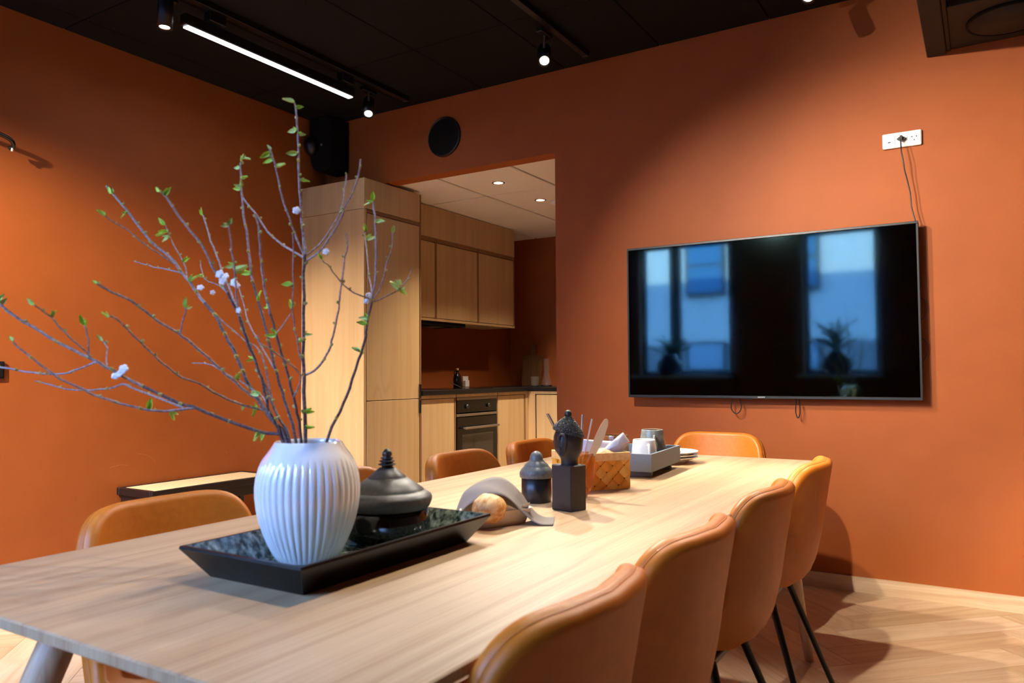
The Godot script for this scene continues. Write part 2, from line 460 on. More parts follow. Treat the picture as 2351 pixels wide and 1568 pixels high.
const BRANCHES := [
	{"st": [[3.49, 1.55, [0,-115,2, -1,1,5, -4,68,6, -5,112,6, -6,156,7, -6,200,6, -6,244,5, -7,274,6, -6,300,5, -6,326,4, -10,363,7, -13,401,8, -15,438,9, -17,476,9, -18,514,10, -21,551,11, -24,577,13]], [1.96, 1.27, [-9,303,2, 13,313,0, 43,332,1, 77,365,6, 96,387,12, 121,412,17, 145,449,31]], [1.83, 1.20, [-9,312,2, 0,333,-20, 7,360,-40, 10,396,-61, 7,426,-73, -1,472,-89]], [1.83, 1.34, [-10,310,3, -60,336,4, -100,364,3, -139,403,-2, -173,433,-3, -178,441,-5]], [1.83, 1.27, [-10,317,3, -15,333,9, -21,365,19, -28,400,30, -32,440,40, -36,476,49, -39,490,53]], [1.55, 1.06, [-8,134,4, -9,140,10, 0,172,26, 11,213,47, 31,253,63, 60,315,90, 66,330,98]], [2.10, 1.13, [-7,110,3, 12,117,1, 37,135,2, 57,160,7, 72,183,13, 93,218,25, 104,240,33, 135,293,54, 146,311,60, 151,326,69]]],
	"lv": [[-24,577,13, -0.97, 0.24, 24], [-22,569,13, 0.99, 0.12, 17], [-19,529,11, -1.00, -0.08, 22], [-19,522,11, 1.00, 0.08, 17], [-17,490,10, -1.00, -0.04, 24], [-15,442,9, 1.00, 0.02, 20], [-39,487,51, -0.94, -0.35, 24], [-38,472,45, -0.97, -0.25, 22], [-36,459,43, 0.97, 0.25, 22], [31,256,63, -1.00, -0.01, 23], [12,220,47, -0.08, 1.00, 18], [-13,170,14, 0.99, 0.15, 16], [-1,49,8, 1.00, 0.03, 20], [-1,21,6, 1.00, 0.03, 18], [-5,180,7, 1.00, -0.03, 18]],
	"fl": [[-13,389,17, 6.8], [34,318,-5, 5.9]]},
	{"st": [[2.80, 1.41, [10,-115,-5, 30,3,-14, 48,50,-26, 61,89,-34, 73,135,-42, 82,168,-48, 85,191,-50, 91,228,-54, 94,250,-56, 97,272,-58, 97,311,-58, 97,351,-58, 95,385,-57, 92,406,-56]], [1.55, 0.99, [88,237,-61, 82,248,-20, 83,263,12, 87,281,38, 90,291,58]], [1.41, 0.99, [88,235,-62, 99,249,-93, 105,260,-110, 108,280,-130, 107,297,-141]], [1.34, 0.92, [88,237,-62, 96,264,-73, 98,301,-84, 102,330,-93, 100,358,-98]], [1.27, 0.92, [88,240,-62, 60,284,-82, 30,338,-109, 11,373,-125]]],
	"lv": [[92,406,-56, 0.10, 1.00, 20], [93,403,-55, -0.99, -0.15, 20], [29,357,-107, 0.99, 0.10, 23], [97,370,-57, 1.00, 0.07, 20], [11,373,-125, -0.10, 0.99, 18], [104,355,-93, 0.09, 1.00, 17], [106,262,-110, -0.75, 0.66, 23], [105,261,-110, 0.75, -0.66, 21], [109,267,-112, -0.75, 0.66, 17], [90,291,58, -0.69, 0.73, 14], [86,195,-50, -0.98, 0.20, 22], [88,204,-51, -0.98, 0.20, 20], [77,149,-44, -0.95, 0.32, 20]],
	"fl": [[86,244,-53, 6.0], [83,235,-51, 5.1]]},
	{"st": [[3.77, 1.96, [-10,-115,8, -28,3,22, -55,33,28, -76,59,32, -88,74,35, -111,106,39, -131,144,41, -157,182,46, -179,217,50, -210,249,58, -230,275,63, -251,299,69, -269,321,74, -310,353,87, -358,407,100, -383,436,107, -408,463,115]], [1.55, 1.06, [-275,313,61, -284,326,82, -293,341,105, -302,364,134, -312,382,163, -315,387,171]], [1.48, 1.06, [-267,297,55, -317,308,51, -361,317,49, -405,328,47, -423,332,47]], [1.41, 1.06, [-258,287,49, -278,321,45, -311,359,45, -328,383,44, -336,395,43]], [2.38, 1.83, [-101,71,23, -105,76,32, -113,98,57, -120,120,81, -126,143,105, -135,170,137, -140,182,154, -151,204,187, -158,227,218, -167,240,245, -172,251,264]], [1.27, 0.99, [-122,177,159, -113,196,160, -106,213,161, -104,219,162]], [1.96, 1.41, [-84,53,23, -85,52,28, -94,66,73, -98,84,112, -100,103,149, -102,109,168, -99,133,206, -92,161,245, -82,189,282, -80,196,299]]],
	"lv": [[-391,448,113, -0.66, 0.75, 24], [-361,412,102, -0.79, -0.61, 20], [-315,387,171, -0.85, 0.52, 19], [-336,395,43, -0.71, 0.71, 23], [-318,379,50, -0.91, -0.41, 28], [-314,369,48, -0.91, -0.41, 22], [-278,321,45, 0.95, 0.32, 20], [-231,277,64, 0.78, 0.62, 23], [-80,196,299, -0.86, 0.50, 14], [-172,251,264, -0.86, 0.51, 13], [-104,219,162, 0.11, 0.99, 19], [-104,219,162, 1.00, 0.00, 14], [-95,56,34, -0.28, -0.96, 19], [-89,53,31, -0.86, 0.50, 17], [-110,61,44, -0.28, -0.96, 13]],
	"fl": [[-204,266,62, 6.2]]},
	{"st": [[2.80, 1.69, [-12,-115,9, -33,3,25, -46,49,43, -47,74,49, -50,106,57, -56,142,68, -62,174,79, -67,213,91, -75,236,100, -81,263,110, -89,281,120, -94,299,127, -102,326,138, -118,354,155, -135,395,176, -143,405,183]], [1.69, 1.13, [-56,207,97, -52,225,104, -40,263,118, -31,298,132, -24,320,140, -17,343,150]], [1.41, 0.99, [-42,47,45, -60,74,44, -99,98,52, -133,113,61, -162,129,67, -204,133,78]]],
	"lv": [[-144,405,182, -0.73, 0.68, 16], [-139,399,178, 0.68, 0.73, 21], [-17,343,150, 0.39, 0.92, 15], [-26,345,143, -0.99, -0.14, 14], [-41,276,119, 0.99, 0.15, 29], [-42,285,120, -0.99, -0.15, 17], [-59,141,65, -0.95, -0.32, 16], [-111,105,60, 0.45, 0.89, 17], [-64,78,47, -0.99, 0.10, 20]],
	"fl": [[-80,275,117, 7.3], [-76,264,114, 6.5], [-51,260,112, 6.5], [-47,255,109, 4.8], [-52,216,102, 4.9]]},
	{"st": [[2.52, 1.55, [-8,-115,7, -24,3,19, -54,38,16, -87,82,11, -118,123,7, -151,173,1, -182,222,-4, -210,264,-7, -242,311,-10, -271,356,-13, -292,391,-16, -309,421,-19]], [1.41, 0.99, [-195,240,-5, -246,280,-10, -289,295,-9, -316,332,-19]], [1.55, 0.99, [-86,67,2, -100,149,15, -125,173,32, -163,214,57]]],
	"lv": [[-309,421,-19, -0.29, 0.96, 19], [-290,301,-8, -0.97, -0.24, 19]],
	"fl": [[-214,292,3, 8.3], [-253,266,0, 4.7]]},
	{"st": [[2.80, 1.55, [-5,-115,5, -15,5,14, -33,57,17, -47,95,20, -59,128,22, -71,169,24, -83,207,25, -96,243,28, -108,286,30, -116,325,30, -124,364,29, -131,392,30, -138,435,29, -144,478,27, -143,497,24]], [1.55, 1.06, [-80,120,1, -121,162,-3, -161,207,-7, -181,240,-13, -205,278,-20]]],
	"lv": [[-141,495,26, 0.99, -0.16, 19], [-142,490,26, 0.16, 0.99, 17], [-144,478,27, -0.99, 0.16, 17], [-138,458,30, 1.00, 0.04, 17], [-138,442,29, -1.00, -0.04, 21], [-138,444,29, 0.16, 0.99, 15], [-108,289,30, -0.99, -0.14, 23], [-90,239,31, 0.16, 0.99, 22]],
	"fl": []},
	{"st": [[2.66, 1.41, [-2,-115,3, -7,5,9, -2,47,23, 1,79,35, 3,117,50, 4,148,63, 6,182,78, 9,221,94, 12,249,104, 17,275,114, 25,310,125, 32,337,134, 34,357,142]], [1.41, 0.99, [25,175,92, 23,191,77, 22,210,60]], [1.55, 1.06, [15,76,46, 48,110,62, 51,142,109, 50,158,142, 56,170,155]]],
	"lv": [[25,175,92, -1.00, 0.00, 21], [-1,221,84, -0.97, -0.25, 12]],
	"fl": []},
	{"st": [[3.21, 2.10, [-12,-115,9, -33,1,25, -38,12,30, -57,15,45, -88,30,71, -120,46,98, -143,59,117, -157,65,129, -193,88,159, -224,108,185, -248,127,206, -266,142,223, -293,159,246, -321,183,270, -349,208,296, -369,231,314]], [1.62, 1.13, [-255,141,228, -253,146,230, -255,181,270, -253,199,286, -254,212,303, -254,220,313]], [1.41, 1.13, [-255,141,228, -254,156,231, -252,165,232, -251,183,236, -251,192,239]], [1.34, 1.06, [-232,125,212, -239,135,210, -253,158,201, -265,169,200]], [1.69, 1.55, [-246,134,221, -282,124,229, -311,116,236, -365,116,249, -411,122,261, -467,129,276]], [2.10, 1.41, [-123,59,131, -134,57,144, -159,55,175, -177,62,199, -197,73,227, -212,85,249, -234,108,284, -247,130,307, -260,154,332, -262,163,339]], [1.83, 1.27, [-147,59,134, -239,90,163, -257,98,169, -288,90,179, -332,88,193, -367,90,205, -404,99,217, -426,103,225]]],
	"lv": [[-254,220,313, -0.76, 0.65, 18], [-256,202,288, 0.63, 0.78, 17], [-251,192,239, -0.37, 0.93, 21], [-265,169,200, -0.60, 0.80, 16], [-262,163,339, -0.68, 0.73, 15], [-373,231,312, 0.62, 0.78, 19], [-370,227,309, 0.62, 0.78, 17], [-168,57,181, 0.18, 0.98, 23], [-149,56,153, 0.08, -1.00, 21], [-63,17,49, -0.33, -0.95, 20], [-57,15,45, -0.27, -0.96, 18]],
	"fl": [[-221,122,191, 8.2], [-226,115,194, 6.5], [-232,111,198, 6.5]]},
]

# ------------------------------------------------------------------ lamps
# a cylinder spotlight on the ceiling track; aim is the point it is turned to
func spotlight(label: String, at: Vector3, aim: Vector3, energy: float, cone: float, col := Color(1.0, 0.95, 0.88), soft := 0.03) -> Node3D:
	var t := thing("track_spotlight", label, "spotlight", at, 0.0, "spotlights on the ceiling tracks")
	var d := (aim - at).normalized()
	var st := mk()
	bx(st, Vector3(-0.018, 2.835 - at.y, -0.06), Vector3(0.018, 2.862 - at.y, 0.06), 0.003)
	build(st, "track_adapter", M.black_metal, t)
	st = mk()
	tube(st, [Vector3(0, 2.84 - at.y, 0), -d * 0.07], 0.008, 0.008, 8)
	build(st, "stem", M.black_metal, t)
	var z := -d
	var x := Vector3.UP.cross(z)
	x = Vector3.RIGHT if x.length() < 0.05 else x.normalized()
	var bs := Basis(x, z.cross(x), z)          # local +z points back into the lamp
	var turn := Basis(Vector3.RIGHT, PI / 2)   # lathe axis y -> z
	var head := put(null, "head", M.black_metal, t)
	st = mk()
	lathe(st, [[0.030, 0.0], [0.036, 0.0], [0.036, 0.135], [0.031, 0.145], [0.0, 0.147]], 28)
	lathe(st, [[0.030, 0.0], [0.028, 0.02], [0.0, 0.02]], 28)
	head.mesh = fin(st)
	head.basis = bs * turn
	var ring := mk()
	lathe(ring, [[0.0295, 0.003], [0.0295, 0.011], [0.025, 0.013], [0.0245, 0.003], [0.0295, 0.003]], 24)
	build(ring, "reflector_ring", M.lamp_ring, head)
	var lens := mk()
	lathe(lens, [[0.0, 0.006], [0.024, 0.007], [0.024, 0.011], [0.0, 0.011]], 20)
	build(lens, "lamp_lens", M.lens, head)
	var l := SpotLight3D.new()
	l.name = "beam"
	t.add_child(l)
	l.position = d * 0.012
	l.basis = bs
	l.light_color = col
	l.light_energy = energy
	l.spot_angle = cone
	l.spot_angle_attenuation = 0.75
	l.spot_range = 12.0
	l.spot_attenuation = 2.0
	l.light_size = soft
	l.shadow_enabled = true
	return t

func lamps() -> void:
	M.lens = glow(Color(1.0, 0.97, 0.92), 14.0)
	for a in [[-3.21, "left", "black lighting track over the bench side, carrying the long strip lamp"], [-1.89, "middle", "black lighting track above the middle of the room, ending by the doorway wall"], [-0.6, "right", "black lighting track nearest the television, behind the brightest spotlight"]]:
		var t := thing("light_track", a[2], "light track", Vector3(a[0], HC, -1.5), 0.0, "black ceiling tracks")
		var st := mk()
		bx(st, Vector3(-0.018, -0.034, -2.38), Vector3(0.018, -0.001, 2.6), 0.002)
		build(st, "rail", M.black_metal, t)
		st = mk()
		bx(st, Vector3(-0.020, -0.036, -2.395), Vector3(0.020, -0.001, -2.37), 0.002)
		build(st, "end_cap", M.black_plastic, t)
	# in view
	spotlight("black cylinder spotlight hanging just left of the long strip lamp", Vector3(-3.26, 2.70, -2.17), Vector3(-3.24, 0.4, -2.10), 3.5, 30.0)
	spotlight("small black spotlight shining above the corner loudspeaker", Vector3(-3.27, 2.70, -3.59), Vector3(-2.35, 0.55, -2.45), 3.0, 26.0)
	spotlight("black spotlight with a starry glare above the doorway wall", Vector3(-1.93, 2.70, -3.47), Vector3(-1.05, 0.74, -1.9), 5.0, 26.0)
	spotlight("brightest spotlight, high on the wall above the television", Vector3(-0.62, 2.715, -3.52), Vector3(-0.45, 0.60, -1.75), 5.0, 30.0)
	# on the same tracks above and behind the camera
	spotlight("spotlight on the middle track just above the picture", Vector3(-1.92, 2.70, -2.35), Vector3(-0.66, 0.74, -1.90), 9.0, 23.0)
	spotlight("spotlight on the middle track over the tray end of the table", Vector3(-1.92, 2.70, -0.85), Vector3(-2.4, 0.0, -0.5), 10.0, 25.0)
	spotlight("spotlight on the middle track behind the camera, washing the top of the television wall", Vector3(-1.90, 2.68, 0.45), Vector3(0.55, 1.75, -4.05), 10.0, 20.0)
	spotlight("spotlight on the middle track beside the camera, turned to the right of the television", Vector3(-1.90, 2.69, -0.45), Vector3(0.40, 0.95, -4.05), 19.0, 25.0)
	spotlight("spotlight on the middle track over the chairs, turned to the television", Vector3(-1.90, 2.69, -1.75), Vector3(-0.45, 0.80, -4.05), 8.5, 35.0)
	spotlight("spotlight on the left track behind the camera, grazing the left wall", Vector3(-3.20, 2.70, 0.20), Vector3(-4.1, 0.55, -2.20), 32.0, 32.0)
	spotlight("spotlight on the right track beside the camera", Vector3(-0.60, 2.70, -0.60), Vector3(0.55, 0.0, -3.35), 22.0, 17.0)
	spotlight("spotlight on the left track beside the camera, turned to the tall cabinet", Vector3(-3.20, 2.70, -0.15), Vector3(-3.65, 1.15, -3.82), 9.0, 13.0)
	spotlight("spotlight on the right track over the table, added to warm the right of the vase", Vector3(-0.60, 2.70, -1.50), Vector3(-0.95, 0.80, -1.05), 2.6, 24.0)  # added weak lamp, brightens the right side of the vase
	# long strip lamp
	var t := thing("linear_lamp", "long glowing strip lamp under the black ceiling track", "lamp", Vector3(-3.26, 2.75, -2.85))
	var st := mk()
	bx(st, Vector3(-0.024, 0.004, -0.585), Vector3(0.024, 0.06, 0.585), 0.004)
	build(st, "housing", M.black_metal, t)
	for z in [-0.5, 0.42]:
		st = mk()
		bx(st, Vector3(0.0, 0.06, z - 0.05), Vector3(0.05, 0.115, z + 0.05), 0.004)
		build(st, "track_adapter", M.black_metal, t)
	st = mk()
	bx(st, Vector3(-0.019, -0.004, -0.57), Vector3(0.019, 0.004, 0.57), 0.003)
	build(st, "diffuser", glow(Color(0.93, 0.96, 1.0), 4.0), t)
	var al := AreaLight3D.new()
	al.name = "strip_light"
	t.add_child(al)
	al.area_size = Vector2(0.038, 1.14)
	al.position = Vector3(0, -0.008, 0)
	al.rotation = Vector3(-PI / 2, 0, 0)
	al.light_color = Color(0.96, 0.97, 1.0)
	al.light_energy = 0.4
	al.area_range = 12.0
	al.shadow_enabled = true

# ------------------------------------------------------------------ room
func plank_mesh(poly: PackedVector2Array, o: Vector2, along: Vector2, shift: float) -> ArrayMesh:
	# poly in the floor's (x, z); grain along "along"; recessed bevel round the edge
	var st := mk()
	var p := poly
	if Geometry2D.is_polygon_clockwise(p): p.reverse()
	var c := Vector2.ZERO
	for q in p: c += q
	c /= p.size()
	var across := Vector2(-along.y, along.x)
	var top := PackedVector2Array()
	for q in p: top.append(q + (c - q).normalized() * 0.0022)
	var uv := func(q: Vector2) -> Vector2: return Vector2((q - o).dot(across) * 2.6 + shift * 0.37, (q - o).dot(along) * 0.72 + shift)
	st.set_smooth_group(-1)
	for i in p.size():
		var j := (i + 1) % p.size()
		# floor plan (x, z): counter-clockwise there is clockwise from above
		for v in [[c, 0.0], [top[i], 0.0], [top[j], 0.0]]:
			st.set_uv(uv.call(v[0]))
			st.add_vertex(Vector3(v[0].x, v[1], v[0].y))
		for v in [[top[i], 0.0], [p[i], -0.003], [top[j], 0.0], [top[j], 0.0], [p[i], -0.003], [p[j], -0.003]]:
			st.set_uv(uv.call(v[0]))
			st.add_vertex(Vector3(v[0].x, v[1], v[0].y))
	return fin(st)

func floor_planks() -> void:
	var st := mk()
	bx(st, Vector3(XL, -0.12, ZK), Vector3(XR, -0.0032, ZW), 0.0)
	var base := structure(st, "floor", M.sub_floor)
	base.set_meta("label", "pale oak herringbone parquet")
	var L := 0.8
	var W := 0.16
	var ux := Vector2(1, 1).normalized()
	var uy := Vector2(-1, 1).normalized()
	var room := PackedVector2Array([Vector2(XL, ZK), Vector2(XR, ZK), Vector2(XR, ZW), Vector2(XL, ZW)])
	var cam := get_node("camera") as Camera3D
	var inv := cam.transform.affine_inverse()
	var list := []
	var far := []
	for k in range(-70, 71):
		for m in range(-8, 9):
			for upright in 2:
				var o := Vector2(k * W + m * 2.0 * L, k * W)
				var r := [o, o + Vector2(L, 0), o + Vector2(L, W), o + Vector2(0, W)]
				if upright: r = [o - Vector2(W, 0), o, o + Vector2(0, L), o + Vector2(-W, L)]
				var p := PackedVector2Array()
				for q in r: p.append(ux * q.x + uy * q.y + Vector2(-1.0, -2.93))
				var cut := Geometry2D.intersect_polygons(p, room)
				if cut.is_empty() or cut[0].size() < 3: continue
				var c := Vector2.ZERO
				for q in cut[0]: c += q
				c /= cut[0].size()
				var v := inv * Vector3(c.x, 0, c.y)
				var s := Vector2(99, 99)
				if v.z < -0.1: s = Vector2(v.x / -v.z / 0.668, v.y / -v.z / 0.4457)
				var score := maxf(absf(s.x), absf(s.y))
				if c.x > -1.5 and c.x < -0.7 and c.y > -2.4: score += 0.5   # under the table
				if c.y < -4.3: score += 1.5
				list.append([score, cut[0], p[0], (uy if upright else ux), (k * 7 + m * 13 + upright * 5)])
	list.sort_custom(func(a, b): return a[0] < b[0])
	var rest := mk()
	for i in list.size():
		var e: Array = list[i]
		var sh: float = fposmod(e[4] * 0.371, 1.0)
		var me := plank_mesh(e[1], e[2], e[3], sh)
		if i < 290:
			put(me, "plank", M.planks[posmod(e[4] * 3 + e[4] / 4, 4)], base)
		else:
			rest.append_from(me, 0, Transform3D.IDENTITY)
	var o := put(rest.commit(), "far_planks", M.planks[0], base)
	o.set_meta("kind", "stuff")

func uv_box(st: SurfaceTool, lo: Vector3, hi: Vector3, along: int, scale := 0.72, across := 2.6) -> void:
	# box whose grain texture runs along one axis
	var s := hi - lo
	var p := func(x, y, z): return Vector3(lo.x + s.x * x, lo.y + s.y * y, lo.z + s.z * z)
	var f := [[[0, 0, 1], [1, 0, 1], [1, 1, 1], [0, 1, 1]], [[1, 0, 0], [0, 0, 0], [0, 1, 0], [1, 1, 0]], [[1, 0, 1], [1, 0, 0], [1, 1, 0], [1, 1, 1]], [[0, 0, 0], [0, 0, 1], [0, 1, 1], [0, 1, 0]], [[0, 1, 1], [1, 1, 1], [1, 1, 0], [0, 1, 0]], [[0, 0, 0], [1, 0, 0], [1, 0, 1], [0, 0, 1]]]
	st.set_smooth_group(-1)
	for q in f:
		for i in [0, 2, 1, 0, 3, 2]:
			var v: Vector3 = p.call(q[i][0], q[i][1], q[i][2])
			st.set_uv(Vector2((v[(along + 1) % 3] + v[(along + 2) % 3]) * across, v[along] * scale))
			st.add_vertex(v)

func shell() -> void:
	# left wall, through into the kitchenette
	structure(box(Vector3(XL - 0.15, -0.12, ZK - 0.15), Vector3(XL, 3.1, ZW + 0.2), 0.0), "wall_left", M.wall)
	var wl := get_node("wall_left")
	# pale scuffs on the paint of the left wall, low beside the bench
	for a in [[[2.60, 0.615], [2.66, 0.603], [2.70, 0.575], [2.715, 0.545]], [[2.44, 0.552], [2.50, 0.562], [2.545, 0.556]], [[3.20, 0.575], [3.205, 0.56]]]:
		var pts := []
		for q in a: pts.append(Vector3(XL + 0.0002, q[1], -q[0]))
		var sc := mk()
		tube(sc, smooth_path(pts, 4), 0.0009, 0.0006, 5)
		build(sc, "scuff_mark", M.scuff, wl)
	# television wall with the opening to the kitchenette (x -4.108 .. -2.185, up to 2.393)
	var st := mk()
	bx(st, Vector3(-2.185, -0.12, ZT - 0.11), Vector3(XR + 0.15, 3.1, ZT), 0.0)
	bx(st, Vector3(XL, 2.393, ZT - 0.11), Vector3(-2.185, 3.1, ZT), 0.0)
	structure(st, "wall_television", M.wall)
	structure(box(Vector3(XR, -0.12, ZT), Vector3(XR + 0.15, 3.1, ZW + 0.2), 0.0), "wall_right", M.wall_plain)
	# window wall: two openings from sill 1.03 to 2.66
	var wins := [[-3.80, -2.62], [-1.78, -0.98]]
	st = mk()
	bx(st, Vector3(XL, -0.12, ZW), Vector3(XR, 1.03, ZW + 0.2), 0.0)
	bx(st, Vector3(XL, 2.70, ZW), Vector3(XR, 3.1, ZW + 0.2), 0.0)
	var x0 := XL
	for w in wins:
		bx(st, Vector3(x0, 1.03, ZW), Vector3(w[0], 2.70, ZW + 0.2), 0.0)
		x0 = w[1]
	bx(st, Vector3(x0, 1.03, ZW), Vector3(XR, 2.70, ZW + 0.2), 0.0)
	structure(st, "wall_window", M.wall)
	for i in 2:
		var w: Array = wins[i]
		var n := Node3D.new()
		n.name = "window_%d" % (i + 1)
		add_child(n)
		n.set_meta("kind", "structure")
		st = mk()
		var zf := ZW + 0.10
		bx(st, Vector3(w[0], 1.03, zf), Vector3(w[0] + 0.05, 2.70, zf + 0.06))
		bx(st, Vector3(w[1] - 0.05, 1.03, zf), Vector3(w[1], 2.70, zf + 0.06))
		bx(st, Vector3(w[0], 2.65, zf), Vector3(w[1], 2.70, zf + 0.06))
		bx(st, Vector3(w[0], 1.03, zf), Vector3(w[1], 1.08, zf + 0.06))
		build(st, "window_frame", M.frame_dark, n)
		if i == 0:
			build(box(Vector3(-3.42, 1.05, zf - 0.02), Vector3(-3.29, 2.68, zf + 0.08)), "mullion", M.frame_dark, n)
		build(box(Vector3(w[0] + 0.02, 1.06, zf + 0.025), Vector3(w[1] - 0.02, 2.68, zf + 0.033), 0.0), "pane", M.pane, n)
		build(box(Vector3(w[0] - 0.03, 0.995, ZW - 0.34), Vector3(w[1] + 0.03, 1.03, ZW + 0.02), 0.004), "window_sill", M.white_plastic, n)
	# kitchenette walls
	structure(box(Vector3(XL, -0.12, ZK - 0.15), Vector3(XR, 3.1, ZK), 0.0), "wall_kitchen_far", M.wall)
	structure(box(Vector3(-1.30, -0.12, ZK), Vector3(-1.15, 3.1, ZT - 0.11), 0.0), "wall_kitchen_right", M.wall)
	# ceiling of the room: a slab and the black tiles set under it
	st = mk()
	bx(st, Vector3(XL - 0.15, HC + 0.02, ZT), Vector3(XR + 0.15, HC + 0.22, ZW + 0.2), 0.0)
	var ce := structure(st, "ceiling", M.void)
	var xs := []
	var x := -1.508 - 0.6 * 5
	while x < XR:
		xs.append(x)
		x += 0.6
	var zs := []
	var z := ZT - 0.5
	while z < ZW:
		zs.append(z)
		z += 1.2
	for a in xs:
		for b in zs:
			var lo := Vector3(maxf(a + 0.0025, XL), HC, maxf(b + 0.0025, ZT))
			var hi := Vector3(minf(a + 0.5975, XR), HC + 0.02, minf(b + 1.1975, ZW))
			if hi.x - lo.x < 0.02 or hi.z - lo.z < 0.02: continue
			build(box(lo, hi, 0.003), "ceiling_tile", M.black_ceiling, ce)
	# white ceiling of the kitchenette
	st = mk()
	bx(st, Vector3(XL, HK + 0.02, ZK), Vector3(-1.30, HK + 0.2, ZT - 0.11), 0.0)
	var ck := structure(st, "ceiling_kitchen", M.void)
	for i in 5:
		for j in 3:
			var lo := Vector3(-3.795 - 0.31 + 0.6 * i + 0.0, HK, -7.235 + 1.2 * j)
			lo.x = -3.80 + 0.6 * (i - 1)
			var hi := lo + Vector3(0.6, 0.02, 1.2)
			lo += Vector3(0.009, 0, 0.007)
			hi -= Vector3(0.009, 0, 0.007)
			lo.x = maxf(lo.x, XL); lo.z = maxf(lo.z, ZK); hi.x = minf(hi.x, -1.30); hi.z = minf(hi.z, ZT - 0.11)
			if hi.x - lo.x < 0.02 or hi.z - lo.z < 0.02: continue
			build(box(lo, hi, 0.004), "ceiling_tile", M.white_tile, ck)
	# oak baseboards
	st = mk()
	uv_box(st, Vector3(-2.185, 0.0, ZT), Vector3(XR, 0.071, ZT + 0.016), 0)
	structure(st, "baseboard_television", M.baseboard)
	st = mk()
	uv_box(st, Vector3(XL, 0.0, -3.82), Vector3(XL + 0.016, 0.071, ZW), 2)
	structure(st, "baseboard_left", M.baseboard)
	# cover strip under the header's paint
	# unseen block added above the room to keep sun off the lower facade, and the street with the house across it, seen mirrored in the screen
	structure(box(Vector3(-16.0, 3.12, -8.0), Vector3(14.0, 7.6, ZW + 0.2), 0.0), "added_sun_block", M.screed)

func outside() -> void:
	build(box(Vector3(-40, -0.6, ZW + 0.21), Vector3(40, -0.5, 30), 0.0), "street", M.street).set_meta("kind", "structure")
	var t := thing("brick_house", "pale house with rows of windows across the street, mirrored in the screen", "building", Vector3(-4, -0.5, 10.0))
	build(box(Vector3(-14, 0, 0), Vector3(14, 5.6, 4), 0.0), "facade", M.facade, t)
	build(box(Vector3(-14, 0, -0.04), Vector3(14, 2.25, 0.0), 0.0), "plinth", M.facade_dim_band, t)  # darker band added to dim the lower facade in the mirrored view
	for r in 2:
		for i in 12:
			var st := mk()
			var x := -12.6 + i * 2.1
			bx(st, Vector3(x, 0.9 + r * 2.5, -0.09), Vector3(x + 0.95, 2.3 + r * 2.5, 0.0), 0.01)
			var w := build(st, "window", M.frame_dark, t)
			build(box(Vector3(x + 0.07, 0.97 + r * 2.5, -0.105), Vector3(x + 0.88, 1.6 + r * 2.5, -0.085), 0.0), "pane", M.facade_glass, w)
			build(box(Vector3(x + 0.07, 1.66 + r * 2.5, -0.105), Vector3(x + 0.88, 2.23 + r * 2.5, -0.085), 0.0), "pane", M.facade_glass, w)
	# two dark pots with plants on the window sills, mirrored in the screen
	var lab := ["dark pot with a spiky plant on the sill of the wide window", "dark pot with a bushy plant on the sill of the narrow window"]
	for k in 2:
		var p := thing("potted_plant", lab[k], "plant", Vector3([-3.34, -1.40][k], 1.031, ZW - 0.165), 0.0, "pots on the window sills")
		var st := mk()
		lathe(st, [[0.0, 0.0], [0.11, 0.0], [0.155, 0.05], [0.15, 0.16], [0.10, 0.21], [0.09, 0.26], [0.08, 0.26], [0.08, 0.2], [0.0, 0.19]], 28)
		build(st, "pot", M.pot_black, p)
		st = mk()
		for i in 46:
			var a := rng.randf() * TAU
			var r := rng.randf_range(0.05, 0.24)
			var top := Vector3(cos(a) * r, rng.randf_range(0.34, 0.62), sin(a) * r * 0.7)
			if k == 0: top = Vector3(cos(a) * r * 1.25, rng.randf_range(0.3, 0.5), sin(a) * r * 0.5)
			tube(st, smooth_path([Vector3(0, 0.2, 0), Vector3(top.x * 0.3, top.y * 0.8, top.z * 0.3), top], 3), 0.003, 0.009, 4)
		build(st, "foliage", M.plant, p)

# ------------------------------------------------------------------ kitchenette
func panel(parent: Node, called: String, lo: Vector3, hi: Vector3, m: Material, ch := 0.0015) -> MeshInstance3D:
	return build(box(lo, hi, ch), called, m, parent)

